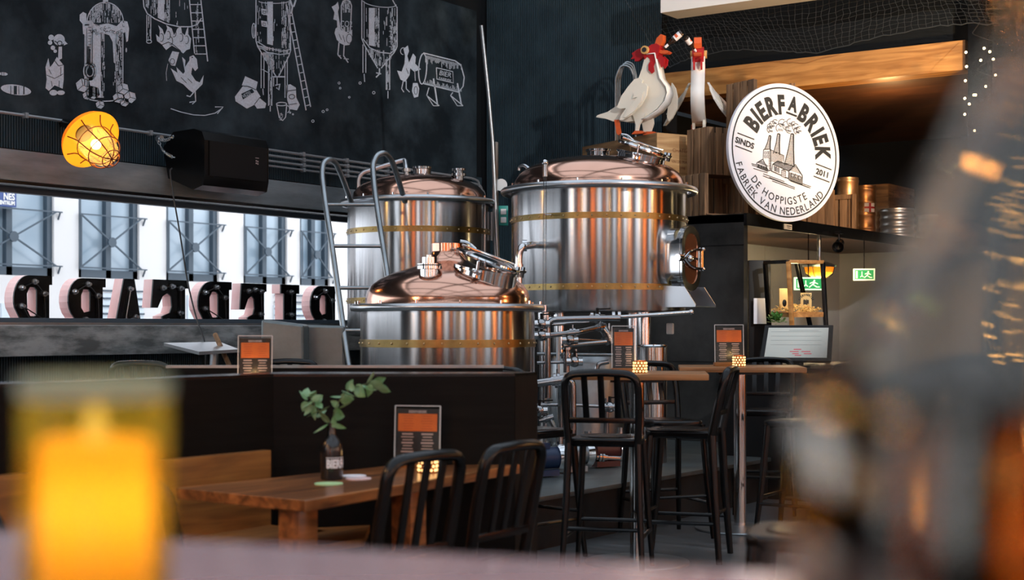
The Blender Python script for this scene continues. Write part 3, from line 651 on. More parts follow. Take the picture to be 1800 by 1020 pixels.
# ================================================================ WALL SERVICES
zc = 3.045
for k, (dz, x0, x1, rr) in enumerate(((.0, 3.6, 13.0, .013), (-.05, onY(470, 270, 9.5).x, 13.05, .012), (-.10, onY(470, 270, 9.5).x, 13.1, .012), (-.145, onY(470, 280, 9.5).x, 12.2, .010))):
    m = MB(); z = 2.985+dz; y = YW-.075
    m.tube(bend([(x0, y, z), (x1, y, z), (x1+.12, y, z-.02), (x1+.14, y, z-.35)], .05), rr, 8)
    t = m.build('conduit', M['conduit'])
    tag(t, ['long grey conduit running under the mural edge', 'second grey conduit below the top one, right of the speaker', 'third grey conduit, right of the speaker', 'lowest and shortest grey conduit above the lintel'][k], 'conduit')
    cl = MB(); x = x0+.5
    while x < x1: cl.box((x, y, z), (.03, .05, rr*2+.018), bev=.004); x += .62
    c_ = cl.build('clip', M['conduit'], t, world=False)
    for v in c_.data.vertices: v.co -= t.location
# loudspeaker
ys = 8.95
A0 = onY(355, 231, ys)
sp = thing('loudspeaker', 'black wedge-shaped loudspeaker hung below the mural on a chain', 'speaker', (A0.x+.3, ys+.1, A0.z-.35))
xl = A0.x; xr = onY(459, 246, ys).x
prof = [(0, 0), (-.03, -.07), (-.03, -.36), (-.01, -.44), (.10, -.47), (.40, -.36), (.46, -.10), (.34, .02), (.10, .03)]
zt = A0.z
m = MB(); m.prism(prof, lambda p: Vector((xl, ys+p[0], zt+p[1])), lambda p: Vector((xr+.06, ys+p[0], zt+p[1]-.0)))
m.build('cabinet', M['black_metal'], sp, world=True, ang=20)
MB().box(((xl+xr)/2+.04, ys-.034, zt-.215), (xr-xl-.02, .012, .285)).build('grille', M['black_soft'], sp, world=True)
m = MB()
for dx, dz in ((0, .0), (.018, -.004), (0, -.02), (.018, -.024)): m.box((xr-.10+dx, ys-.042, zt-.19+dz), (.012, .004, .012))
m.box((xr-.09, ys-.042, zt-.165), (.04, .004, .006)); m.build('badge', M['menu_text'], sp, world=True)
m = MB(); m.tube([(xl+.3, ys+.4, zt-.05), (xl+.3, YW-.03, zt+.05)], .03, 8); m.build('bracket', M['black_metal'], sp, world=True)
m = MB()
ch = [P(277, 244, 12.0), P(284, 263, 11.9), P(296, 273, 11.7), P(306, 277, 11.55)]; ch2 = [P(277, 244, 12.0), P(290, 248, 11.8), P(305, 240, 11.6)]
for cc in (ch, ch2):
    pts = bend(cc, .2, 4)
    for i in range(len(pts)-1):
        a, b_ = pts[i], pts[i+1]
        if (b_-a).length > .02:
            n = max(1, int((b_-a).length/.035))
            for j in range(n):
                p = a.lerp(b_, (j+.5)/n); u, v, nn = frame(b_-a, UP if j % 2 else RT)
                m.tube([p+(nn*math.cos(t)*.024+u*math.sin(t)*.012) for t in [2*PI*q/8 for q in range(8)]], .0035, 5, closed=True)
m.cyl(P(277, 244, 12.02), (0, -1, 0), .025, .05, 10)
m.build('chain', M['steel_satin'], sp, world=True)
# hanging cable
pts = [P(302, 296, 11.62), P(298, 300, 11.4), P(304, 340, 11.3), P(318, 420, 11.2), P(330, 500, 11.1), P(345, 560, 11.0), P(360, 600, 10.9), P(362, 625, 10.85), P(361, 700, 10.8), P(358, 901, 10.8)]
tag(MB().tube(bend(pts, .3), .006, 6).build('cable', M['rope']), 'thin black cable hanging from the loudspeaker across the window', 'cable')
# caged amber lamp
L0 = P(160, 246, 11.2)
ax = (RT*.66-UP*.55-FW*.48).normalized()
lp = thing('wall_lamp', 'lit amber caged bulkhead lamp with wide round shade under the mural', 'lamp', L0)
u, v, n = frame(ax)
KL = 1.15
m = MB(); m.lathe([(r_*1.17, z_) for r_, z_ in [(.05, -.16), (.06, -.12), (.10, -.10), (.185, -.055), (.20, -.02), (.205, 0), (.20, -.012), (.18, -.045), (.10, -.088), (.05, -.11)]], L0, ax, 40); m.build('lamp_shade', M['amber_shade'], lp, world=True)
m = MB(); m.lathe([(.095, -.07), (.118, .0), (.122, .08), (.118, .17), (.10, .225), (.06, .265), (0, .28)], L0, ax, 32); m.build('globe', tinted_shell('amber_globe', (1, .86, .6, 1), (.8, .6, .3, 1), .12), lp, world=True)
m = MB(); m.sphere(L0+ax*.07, .038); m.build('bulb', M['bulb'], lp, world=True)
m = MB()
for k in range(4):
    a = PI*k/4; d = u*math.cos(a)+v*math.sin(a)
    m.tube(bend([L0+d*.21-ax*.01, L0+d*.15+ax*.03, L0+d*.135+ax*.20, L0+d*.07+ax*.29, L0-d*.07+ax*.29, L0-d*.135+ax*.20, L0-d*.15+ax*.03, L0-d*.21-ax*.01], .05), .0045, 6)
for r_, z_ in ((.145, .05), (.135, .19), (.075, .285)): m.tube([L0+ax*z_+(u*math.cos(t)+v*math.sin(t))*r_ for t in [2*PI*q/28 for q in range(28)]], .004, 6, closed=True)
m.build('cage', mat('rusty_cage_wire', srgb(120, 60, 25), .5, .5), lp, world=True)
m = MB(); m.tube(bend([L0-ax*.10, L0-ax*.24, P(100, 215, 11.9)], .08), .035, 12); m.cyl(L0-ax*.22, ax, .07, .13); m.build('arm', M['black_metal'], lp, world=True)
light('wall_lamp_light', 'POINT', (0, 0, 0), 9, (1, .70, .32), .035, parent=lp).location = ax*.10
# poles, boxes beside the kettles
tag(MB().tube([P(846, 45, 13.3), P(858, 160, 13.3), P(866, 250, 13.3), P(876, 470, 13.3), P(890, 790, 13.3)], .018, 10).build('steel_pole', M['steel_dull']), 'thin leaning steel pole in front of the ribbed wall', 'pole')
tag(MB().box(P(871, 420, 13.35), (.045, .035, 1.75), bev=.006).build('cable_duct', M['steel_satin']), 'short straight grey cable duct beside the leaning pole', 'cable duct')
t = thing('socket_box', 'teal wall box between the two large kettles', 'box', P(885, 397, 13.4), TH-PI/2+.0)
MB().box((0, 0, .09), (.085, .06, .18), bev=.008).build('casing', M['teal'], t)
MB().box((0, -.034, .05), (.05, .012, .05), bev=.003).box((0, -.034, .125), (.05, .012, .05), bev=.003).build('socket', M['white_plastic'], t)
tag(MB().cyl(P(881, 326, 13.4), tuple(-FW), .055, .05, 20).build('wall_disc', M['white_plastic']), 'round white plastic disc on the ribbed wall above the teal box', 'wall disc')
tag(MB().box(P(868, 398, 13.42), (.05, .04, .26), bev=.006).build('junction_box', M['white_plastic']), 'slim white box on the wall left of the teal box', 'box')
# bent tube rack at the end of the ribbed wall
m = MB()
for k in range(3):
    x = k*6
    m.tube(bend([P(1082+x*.6, 262, 14.9+k*.05), P(1082+x*.6, 135, 14.9+k*.05), P(1092+x*.6, 114-k*3, 14.9+k*.05), P(1108+x*.4, 118-k*3, 14.9+k*.05), P(1116+x*.3, 140, 14.9+k*.05), P(1118, 262, 14.9+k*.05)], .08), .012, 8)
tag(m.build('hose_bracket', M['steel_dull']), 'bent grey tubes forming a hoop at the end of the ribbed wall', 'bracket')
# ================================================================ KETTLES
def band(C, r, z, h, n=40):
    m = MB(); m.lathe([(r, z-h/2), (r+.006, z-h/2), (r+.006, z+h/2), (r, z+h/2)], C, (0,0,1), 96); return m
def rivets(C, r, z, n=40):
    m = MB()
    for k in range(n):
        a = 2*PI*k/n; d = Vector((math.cos(a), math.sin(a), 0)); m.sphere(Vector(C)+d*r+UP*z, .008, 6, 4)
    return m
def circ(c, u, v, r, n=36): return [Vector(c)+(u*math.cos(2*PI*k/n)+v*math.sin(2*PI*k/n))*r for k in range(n)]
def manway(root, c, ax, r, h, ldir, gap, lid_tilt, lab=''):
    """steel collar with an open round lid hinged on the side ldir"""
    u, v, n = frame(ax); c = Vector(c)
    m = MB(); m.lathe([(r-.012, -.10), (r, -.10), (r, h), (r-.014, h), (r-.014, -.10)], c, ax, 48); m.lathe([(r, h-.02), (r+.012, h-.018), (r+.012, h), (r-.01, h+.002)], c, ax, 48)
    co = m.build('manway_collar', M['steel_pol'], root, world=True)
    hinge = c+n*(h+.02)+ldir*(r+.01); q = Quaternion(n.cross(ldir).normalized(), lid_tilt)
    lx = q@n; ld = q@(-ldir); lc = hinge+ld*(r+.01)
    m = MB(); m.lathe([(0, .02), (r*.7, .018), (r-.02, .008), (r+.014, .006), (r+.018, -.006), (r+.010, -.018), (r-.02, -.014), (0, -.006)], lc, lx, 48)
    lo = m.build('manway_lid', M['steel_pol'], root, world=True)
    m = MB(); m.bar(hinge-v*.03+n*-.04, hinge-v*.03+n*.03, .02, .02); m.bar(hinge+v*.03+n*-.04, hinge+v*.03+n*.03, .02, .02); m.cyl(hinge-v*.06, tuple(v), .012, .12, 10)
    m.build('hinge', M['steel_pol'], root, world=True)
    # swing clamp and the bar across the lid
    e = lc+ld*(r*.55)+(-FW)*.06
    m = MB(); m.bar(lc+lx*.03-ld*r*.8, lc+lx*.03+ld*r*.95, .03, .014, bev=.003); m.tube(bend([lc+lx*.035+ld*r*.5, lc+lx*.06+ld*r*.8, lc+lx*.05+ld*r*1.05], .03), .009, 8)
    m.build('lid_arm', M['steel_pol'], root, world=True)
    k = c-FW*(r+.02)-ldir*(r*.25)+n*(h-.03)
    m = MB(); m.cyl(k-n*.03, n, .012, .09, 10); m.tube([k+n*.06, lc-FW*(r*.7)-ldir*(r*.1)], .008, 6)
    for a in range(4): d = u*math.cos(a*PI/2)+v*math.sin(a*PI/2); m.sphere(k-n*.01+d*.022, .014, 8, 5)
    m.build('clamp_screw', M['steel_pol'], root, world=True)
ZP = .33
def kettle(px, d, label, spec):
    C = P(px, 577, d); C.z = 0
    t = thing('brewing_kettle', label, 'brewing kettle', (C.x, C.y, ZP), 0)
    r, zb, zr = spec['r'], spec['zb'], spec['zr']
    m = MB(); m.lathe([(0, zb-.02), (r*.9, zb-.02), (r-.005, zb-.012), (r, zb), (r, zr+.01), (r-.02, zr+.02)], C, (0,0,1), 128)
    m.build('body', M['steel'], t, world=True, ang=30)
    m = MB(); m.tube([C+UP*zr+Vector((math.cos(a), math.sin(a), 0))*spec['rr'] for a in [2*PI*k/96 for k in range(96)]], spec['rt'], 12, closed=True)
    for k in range(12):
        a = 2*PI*k/12+.2; dv = Vector((math.cos(a), math.sin(a), 0)); m.bar(C+UP*zr+dv*(r-.01), C+UP*zr+dv*spec['rr'], .02, .02)
    m.build('ring_rail', M['steel_satin'], t, world=True)
    m = MB()
    for k in range(14):
        a = 2*PI*k/14+.33; dv = Vector((math.cos(a), math.sin(a), 0)); m.cyl(C+UP*(zr+spec['rt']*.6)+dv*(spec['rr']-.01), (0,0,1), .009, .03, 8)
    m.build('stud', M['steel_pol'], t, world=True)
    m = MB(); m.lathe(spec['dome'], C, (0,0,1), 128); m.build('dome', M['copper'], t, world=True, ang=50)
    for z in spec['bands']:
        bb = band(C, r, z, spec['bh']); bb.mi = 1; rv = rivets(C, r+.007, z, int(r*56)); bb.add(rv.v, rv.f)
        bb.build('brass_band', [M['brass'], M['rivet']], t, world=True)
    for a in spec['legs']:
        dv = Vector((math.cos(a), math.sin(a), 0)); c = C+dv*(r*.78)
        m = MB(); m.cyl((c.x, c.y, ZP+.01), (0,0,1), .055, zb-ZP, 24); m.cyl((c.x, c.y, ZP), (0,0,1), .085, .02, 24); m.build('leg', M['steel_pol'], t, world=True)
    return t, C
# large right kettle
big, CB = kettle(1053, 12.2, 'largest steel kettle with copper dome and open lid, at the right of the group', dict(r=.723, zb=1.50, zr=2.475, rr=.785, rt=.028, bh=.048,
    dome=[(.715, 2.48), (.70, 2.51), (.70, 2.53), (.69, 2.57), (.66, 2.62), (.60, 2.665), (.52, 2.70), (.42, 2.73), (.30, 2.75), (.18, 2.762), (0, 2.768)],
    bands=[2.235, 1.68], legs=[TH+PI-.95, TH+PI+.62, TH+.6, TH-.6]))
def dp(C, px, d): return P(px, 577, d)
m = MB(); c = P(1052, 277, 12.2); m.lathe([(.095, -.05), (.095, .045), (.105, .05), (.105, .065), (.085, .066), (.085, -.04)], c, (0,0,1), 40); m.build('vent_neck', M['steel_pol'], big, world=True)
manway(big, P(1126, 281, 11.95), (UP+RT*.20-FW*.14), .195, .05, (RT*.98-UP*.20).normalized(), 0, math.radians(7))
# side manway: oblong door on a stub
ang = TH+PI+.93   # direction of the door from the kettle axis
dn = Vector((math.cos(ang), math.sin(ang), 0)); dt = Vector((-math.sin(ang), math.cos(ang), 0))
zc_ = P(1195, 457, 11.9).z; hw, hh = .135, .245
def oval(w_, h_, n=9): 
    L_ = []; rr = w_*.98
    for (sx, sy, a0) in ((1, 1, 0), (-1, 1, 90), (-1, -1, 180), (1, -1, 270)):
        for i in range(n): a = math.radians(a0+90*i/(n-1)); L_.append((sx*(w_-rr)+rr*math.cos(a), sy*(h_-rr)+rr*math.sin(a)))
    return L_
def dmap(off): return lambda p: CB+dn*(.70+off)+dt*p[0]+UP*(zc_+p[1])
m = MB(); m.prism([oval(hw, hh), oval(hw-.02, hh-.02)], dmap(.13), dmap(-.06)); m.prism([oval(hw+.018, hh+.018), oval(hw-.01, hh-.01)], dmap(.15), dmap(.125)); so = m.build('side_manway_frame', M['steel_pol'], big, world=True)
m = MB(); m.prism([oval(hw+.012, hh+.012), oval(hw-.035, hh-.045)], dmap(.172), dmap(.152)); m.build('side_door', M['steel_pol'], big, world=True)
m = MB(); m.prism([oval(hw-.03, hh-.04)], dmap(.166), dmap(.155)); m.build('side_door_glass', mat('dark_copper_glass', (.35,.12,.05,1), .06, .8), big, world=True)
m = MB(); q0 = CB+dn*.885+UP*zc_
for s in (-1, 1):
    m.tube(bend([q0-dt*.13+UP*.0, q0-dt*.04+UP*s*.055, q0+dt*.05+UP*s*.075, q0+dt*.16+UP*s*.075], .03), .0095, 8); m.sphere(q0+dt*.165+UP*s*.078, .018, 8, 6)
m.tube([q0+dt*.15+UP*.12-UP*.04, q0+dt*.15-UP*.08], .009, 8); m.tube([q0-dt*.18, q0+dt*.06], .010, 8); m.sphere(q0-dt*.05, .03, 10, 6)
m.cyl(q0-dt*.24, tuple(dt), .028, .07, 12)
m.build('side_door_handle', M['steel_pol'], big, world=True)
# chute under the side door
m = MB(); z0 = P(1200, 540, 11.6).z; cc = CB+dn*.70+UP*z0
m.add([cc-dt*.16, cc+dt*.16, cc+dt*.16+dn*.30, cc-dt*.16+dn*.30, cc-dt*.16+UP*.17, cc+dt*.16+UP*.17, cc+dt*.16+dn*.30+UP*.02, cc-dt*.16+dn*.30+UP*.02, cc+dt*.16+dn*.20+UP*.16, cc-dt*.16+dn*.20+UP*.16],
      [(0, 1, 2, 3), (0, 3, 7, 9, 4), (1, 5, 8, 6, 2)])
ch_ = m.build('grain_chute', M['steel_satin'], big, world=True, smooth=False)
md = ch_.modifiers.new('thick', 'SOLIDIFY'); md.thickness = .006
# lever rod under the kettle
m = MB(); m.tube(bend([P(965, 561, 11.3), P(1100, 557, 11.3), P(1215, 549, 11.3)], .05), .016, 10); m.sphere(P(1215, 549, 11.3), .022, 10, 6)
for px in (1040, 1052, 1078, 1088): m.cyl(P(px, 560-(px-965)*.04, 11.3)-RT*.01, tuple(RT), .034, .022, 16)
tag(m.build('drain_pipe', M['steel_pol']), 'long thin steel pipe with couplings just under the largest kettle', 'pipe')
# sight glass
t = thing('sight_tube', 'vertical clear sight tube standing in front of the largest kettle', 'gauge', P(957, 548, 11.35))
MB().tube([P(957, 546, 11.35), P(958, 300, 11.35)], .013, 10).build('tube', thin_glass('sight_tube_glass', (.85,.87,.88,1), .12), t, world=True)
m = MB(); m.cyl(P(957, 548, 11.35), (0,0,1), .02, .05, 12); m.cyl(P(958, 310, 11.35), (0,0,1), .02, .10, 12); m.sphere(P(958, 286, 11.35), .026, 10, 6)
m.tube([P(957, 377, 11.35), P(972, 378, 11.6)], .007, 6); m.tube([P(957, 540, 11.35), P(942, 542, 11.7)], .01, 6)
m.build('fitting', M['steel_pol'], t, world=True)
# elbow pipe on its left flank
m = MB(); m.tube(bend([P(948, 431, 11.75), P(935, 431, 11.45), P(916, 434, 11.35), P(912, 450, 11.35), P(912, 540, 11.35), P(912, 640, 11.35)], .10, 8), .028, 14)
m.cyl(P(925, 432, 11.4)-RT*.03, tuple(RT), .044, .035, 20); m.cyl(P(912, 470, 11.35), (0,0,1), .036, .025, 16)
m.build('overflow_pipe', M['steel_pol'], big, world=True)
m = MB(); m.tube(bend([P(912, 300, 12.8), P(913, 294, 12.8), P(921, 290, 12.75), P(932, 298, 12.7), P(934, 320, 12.7)], .06), .016, 10); m.build('handle', M['steel_satin'], big, world=True)

# front kettle
fr, CF = kettle(787, 10.0, 'nearest steel kettle with copper chimney on its dome, just behind the black partition', dict(r=.588, zb=.80, zr=1.49, rr=.635, rt=.024, bh=.05,
    dome=[(.565, 1.50), (.555, 1.525), (.556, 1.55), (.545, 1.60), (.515, 1.645), (.46, 1.685), (.38, 1.72), (.30, 1.748), (.22, 1.772), (.165, 1.795), (.13, 1.82), (.113, 1.85), (.11, 1.88), (.11, 1.92)],
    bands=[1.255], legs=[TH+PI-.8, TH+PI+.8, TH+.8, TH-.8]))
m = MB(); m.lathe([(.10, 1.85), (.1105, 1.85), (.112, 1.925), (.105, 1.928), (.10, 1.92), (.10, 1.78)], CF, (0,0,1), 48); m.build('chimney', M['copper'], fr, world=True)
m = MB(); c = P(755, 497, 9.62); m.lathe([(0, 0), (.062, 0), (.062, .085), (.082, .088), (.082, .108), (.074, .112), (.082, .116), (.082, .122), (.05, .124), (.05, .165), (.02, .167), (.02, .18), (0, .18)], c, (0,0,1), 32); m.build('inlet_port', M['steel_pol'], fr, world=True)
manway(fr, P(853, 487, 9.78), (UP+RT*.17-FW*.10), .21, .055, (RT*.985-UP*.17).normalized(), 0, math.radians(11))
# rear kettle
re_, CR = kettle(737, 13.5, 'rear left steel kettle with low copper dome, behind the steel ladder', dict(r=.652, zb=1.3, zr=2.49, rr=.70, rt=.026, bh=.05,
    dome=[(.645, 2.50), (.615, 2.52), (.61, 2.54), (.595, 2.59), (.55, 2.64), (.48, 2.68), (.38, 2.715), (.26, 2.74), (.12, 2.753), (0, 2.757)],
    bands=[2.222, 1.6], legs=[TH+PI-.8, TH+PI+.8, TH+.8, TH-.8]))
m = MB(); m.lathe([(.08, -.03), (.082, .06), (.09, .065), (.09, .085), (.07, .086), (.07, -.03)], P(742, 310, 13.5), (0,0,1), 32); m.build('vent_neck', M['steel_pol'], re_, world=True)
m = MB(); c = P(806, 322, 13.3); m.lathe([(0, 0), (.045, 0), (.045, .06), (.066, .062), (.066, .085), (.04, .087), (.04, .11), (.062, .112), (.062, .13), (0, .132)], c, (0,0,1), 24); m.build('inlet_port', M['steel_pol'], re_, world=True)
m = MB(); m.tube(bend([P(630, 337, 13.5), P(630, 306, 13.5), P(700, 284, 13.5), P(712, 281, 13.5), P(714, 296, 13.4), P(714, 312, 13.4)], .09, 7), .022, 12); m.cyl(P(714, 302, 13.4), (0,0,1), .04, .03, 16)
m.build('loop_pipe', M['steel_satin'], re_, world=True)
# ladder
lad = thing('ladder', 'steel ladder with curved hook rails leaning on the rear kettle', 'ladder', P(625, 700, 11.4))
lf = [P(641, 775, 11.15), P(612, 640, 11.5), P(583, 430, 12.0), P(573, 365, 12.2), P(566, 308, 12.35), P(568, 286, 12.4), P(579, 279, 12.47), P(590, 286, 12.55), P(602, 312, 12.7), P(618, 357, 12.95)]
rf = [P(727, 775, 11.15), P(697, 620, 11.5), P(679, 470, 11.9), P(668, 400, 12.1), P(658, 330, 12.3), P(655, 288, 12.4), P(663, 272, 12.45), P(676, 268, 12.5), P(688, 280, 12.6), P(700, 315, 12.7), P(712, 355, 12.85)]
for a in (lf, rf):
    a[0] = a[1]+(a[0]-a[1])*((ZP-a[1].z)/(a[0].z-a[1].z)) if abs(a[0].z-a[1].z) > 1e-3 else a[0]
    MB().tube(bend(a, .12, 4), .024, 12).build('rail', M['steel_dull'], lad, world=True)
def onpoly(a, z):
    for i in range(6):
        p, q = a[i], a[i+1]
        if (p.z-z)*(q.z-z) <= 0: return p.lerp(q, (z-p.z)/(q.z-p.z))
for py in (358, 434, 508, 581, 654):
    z = P(600, py, 12.1).z
    A_, B_ = onpoly(lf, z), onpoly(rf, z)
    if A_ and B_: MB().tube([A_, B_], .016, 10).build('rung', M['steel_dull'], lad, world=True)

# ================================================================ PIPEWORK ON THE PLATFORM
def pipe(name, pts, r, label, cat='pipe', coup=(), m_='steel_pipe', br=.08, cr=1.7):
    pts = [P(*p) for p in pts]
    m = MB(); m.tube(bend(pts, br, 6), r, 12); o = m.build(name, M[m_])
    if coup:
        c = MB()
        for (i, t) in coup:
            a, b_ = pts[i], pts[i+1]; p = a.lerp(b_, t); d = (b_-a).normalized()
            c.cyl(p-d*.022, tuple(d), r*cr, .018, 16); c.cyl(p+d*.004, tuple(d), r*cr, .018, 16); c.cyl(p-d*.04, tuple(d), r*1.25, .09, 14)
            c.cyl(p+UP*r*1.4, (0,0,1), r*.25, r*1.6, 8)
        co = c.build('coupling', M['steel_pipe'], o)
    tag(o, label, cat)
    if coup:
        for v in co.data.vertices: v.co -= o.location
    return o
pipe('pipe', [(963, 700, 10.9), (963, 562, 10.9), (1040, 560, 10.9), (1090, 560, 10.9)], .022, 'upright pipe bending over at the top, beside the nearest kettle', br=.07)
pipe('pipe', [(950, 572, 11.3), (1050, 565, 11.5)], .014, 'thin pipe directly below the top horizontal pipe')
pipe('pipe', [(944, 592, 11.0), (1010, 585, 11.0), (1060, 574, 11.2)], .020, 'slanting pipe with a central coupling left of the menu stand', coup=[(0, .95), (1, .9)])
pipe('pipe', [(1060, 577, 11.2), (1069, 590, 11.2), (1074, 602, 11.2)], .036, 'thick short bent pipe end above the near bar table', coup=[(1, .3)], br=.04)
pipe('pipe', [(1000, 596, 11.3), (1060, 599, 11.5)], .012, 'thin level pipe behind the slanting pipes')
pipe('pipe', [(990, 608, 11.0), (1066, 601, 11.1)], .015, 'thin pipe rising right in the middle of the pipework')
pipe('pipe', [(996, 655, 11.1), (996, 590, 11.1), (1006, 596, 11.1)], .024, 'upright pipe with ball coupling in the middle of the pipework', coup=[(0, .45), (0, .7)])
pipe('pipe', [(985, 860, 11.3), (981, 720, 11.3), (981, 590, 11.3)], .014, 'long thin upright pipe at the left of the pipework', m_='steel_satin')
pipe('pipe', [(944, 638, 11.2), (992, 637, 11.2)], .012, 'short low pipe left of the near bar table top')
pipe('pipe', [(944, 622, 11.5), (1090, 624, 11.5)], .012, 'dark level pipe crossing behind the pipework', m_='steel_dull')
pipe('pipe', [(945, 674, 10.6), (980, 669, 10.6), (1006, 668, 10.6), (1007, 828, 10.6)], .028, 'thick pipe with a large coupling behind the left bar stool', coup=[(0, .98)], cr=1.9)
pipe('pipe', [(944, 712, 10.9), (1000, 712, 10.9), (1090, 716, 11.0)], .013, 'level pipe behind the back of the near bar stool', coup=[(1, .88)])
pipe('pipe', [(985, 823, 10.8), (985, 700, 10.8), (985, 676, 10.7)], .020, 'upright pipe below the large coupling', coup=[(0, .4)])
pipe('pipe', [(956, 870, 10.6), (956, 812, 10.6), (975, 800, 10.6), (1000, 800, 10.7), (1090, 806, 10.9)], .026, 'low pipe bending down beside the blue pump', coup=[(2, .5), (3, .6)], br=.13)
pipe('pipe', [(990, 790, 11.0), (1060, 785, 11.0), (1066, 792, 11.0)], .024, 'low level pipe with flange, left of the bar table column', coup=[(0, .8)])
pipe('pipe', [(1066, 860, 11.2), (1066, 700, 11.2)], .020, 'upright steel pipe behind the near bar stool')
pipe('pipe', [(1014, 640, 11.0), (1012, 614, 11.0)], .010, 'tiny valve stem pipe above the near bar table')
pipe('pipe', [(1048, 655, 11.3), (1051, 640, 11.3), (1070, 636, 11.3)], .018, 'curved pipe just above the near bar table top', br=.05)
pipe('pipe', [(948, 740, 10.8), (965, 735, 10.8), (975, 752, 10.8)], .018, 'short crooked pipe between the left bar stools', coup=[(0, .8)], br=.04)
# valves
def valve(px, py, d, label):
    c = P(px, py, d); m = MB(); m.sphere(c, .042, 14, 10); o = m.build('valve', M['steel_pipe'])
    m = MB(); m.cyl(c, (0,0,1), .012, .08, 8); m.bar(c+UP*.07-RT*.01, c+UP*.075+RT*.10, .02, .01); h = m.build('handle', M['black_soft'], o)
    m = MB(); m.cyl(c-RT*.06, tuple(RT), .03, .12, 12); f_ = m.build('flange', M['steel_pol'], o)
    tag(o, label, 'valve')
    for q in (h, f_):
        for v in q.data.vertices: v.co -= o.location
valve(952, 570, 10.9, 'steel ball valve beside the nearest kettle, uppermost')
valve(952, 590, 10.9, 'steel ball valve just below the uppermost one')
valve(1002, 598, 11.0, 'ball valve on top of the upright pipe in the pipework')
valve(1010, 636, 10.95, 'dark ball valve low behind the near bar table edge')
valve(1072, 716, 11.0, 'ball valve behind the slats of the near bar stool')
valve(948, 722, 10.8, 'ball valve between the partition and the left bar stool')
valve(1050, 560, 11.25, 'ball valve on the long pipe under the largest kettle')
# tanks and pumps behind
t = thing('buffer_tank', 'low dull steel tank standing behind the pipework', 'tank', P(1030, 577, 11.9)*1)
t.location.z = ZP; C_ = t.location.copy()
m = MB(); m.lathe([(0, 0), (.30, 0), (.30, .62), (.27, .68), (.12, .72), (0, .73)], (0, 0, .12), (0,0,1), 48); m.build('body', M['steel_dull'], t)
for k in range(3): m = MB(); a = k*2.1; m.cyl((.22*math.cos(a), .22*math.sin(a), 0), (0,0,1), .025, .16, 10); m.build('leg', M['steel_dull'], t)
def pump(px, d, col, label):
    c = P(px, 577, d); t = thing('pump', label, 'pump', (c.x, c.y, ZP), TH-PI/2+.5)
    m = MB(); m.cyl((-.14, 0, .13), (1, 0, 0), .075, .2, 20); m.box((-.04, 0, .03), (.2, .13, .04)); m.box((-.04, 0, .215), (.08, .08, .04)); m.build('motor', col, t)
    m = MB(); m.lathe([(0, 0), (.09, 0), (.095, .05), (.06, .07), (.03, .10), (0, .10)], (.06, 0, .13), (1, 0, 0), 24); m.cyl((.1, 0, .13), (0, 0, 1), .025, .16, 12); m.build('pump_head', M['steel_pol'], t)
pump(962, 10.2, mat('blue_motor_paint', srgb(28, 50, 85), .4), 'small blue motor pump on the platform by the partition')
pump(1012, 10.5, M['steel_dull'], 'grey steel pump on the platform behind the near bar stool')
pump(1070, 10.9, mat('dark_red_motor_paint', srgb(70, 20, 18), .4), 'dark red pump on the platform near the bar table column')
# big steel drum at the right of the near bar table
t = thing('steel_drum', 'open steel drum behind the right end of the near bar table', 'drum', (P(1147, 577, 11.3).x, P(1147, 577, 11.3).y, ZP))
MB().lathe([(0, 0), (.11, 0), (.11, P(1147, 606, 11.3).z-ZP), (.105, P(1147, 606, 11.3).z-ZP), (.105, .1)], (0,0,0), (0,0,1), 40).build('body', M['steel'], t)
MB().lathe([(.11, P(1147, 606, 11.3).z-ZP-.02), (.118, P(1147, 606, 11.3).z-ZP-.01), (.11, P(1147, 606, 11.3).z-ZP)], (0,0,0), (0,0,1), 40).build('rim', M['steel_pol'], t)
tag(MB().box(P(1178, 578, 11.9)+UP*.0, (.03, .06, .09), bev=.01).build('wall_switch', M['white_plastic']), 'small white switch in the dark beside the largest kettle', 'switch')
# ================================================================ SHELF TOP: crates, roosters, sign, kegs
ZS = 2.372
def slat_crate(loc, size, rz, label, group=None, op='y-', n=4, m_='crate_wood', vert=True, cat='crate'):
    """slatted fruit crate; op names the open side; slats run upright when vert"""
    L_, D_, H_ = size; t = thing('wooden_crate', label, cat, loc, rz, group); th = .012
    for (nm, cx, cy, horizontal, ln) in (('y-', 0, -D_/2+th/2, True, L_), ('y+', 0, D_/2-th/2, True, L_), ('x-', -L_/2+th/2, 0, False, D_), ('x+', L_/2-th/2, 0, False, D_)):
        if nm == op: continue
        m = MB()
        if vert:
            k = max(3, int(ln/.085)); wd = ln/k
            for i in range(k):
                o_ = -ln/2+wd*(i+.5); s_ = (wd-.018, th, H_-.004) if horizontal else (th, wd-.018, H_-.004)
                m.box((cx+(o_ if horizontal else 0), cy+(0 if horizontal else o_), H_/2), s_, bev=.002)
        else:
            k = n; hd = H_/k
            for i in range(k):
                s_ = (ln, th, hd-.014) if horizontal else (th, ln, hd-.014)
                m.box((cx, cy, hd*(i+.5)), s_, bev=.002)
        m.build('side_slats', M[m_], t)
    if 'z' not in op: pass
    m = MB(); k = 4
    for i in range(k): m.box((0, -D_/2+D_/k*(i+.5), .012), (L_-.03, D_/k-.012, th))
    m.build('bottom_slats', M['crate_wood_x'], t)
    m = MB()
    for sx in (-1, 1):
        for sy in (-1, 1): m.box((sx*(L_/2-.028), sy*(D_/2-.028), H_/2), (.03, .03, H_-.01))
    for z in (.03, H_-.03):
        for sx in (-1, 1): m.box((sx*(L_/2-.02), 0, z), (.014, D_-.03, .045))
    m.build('corner_posts', M[m_], t)
    return t
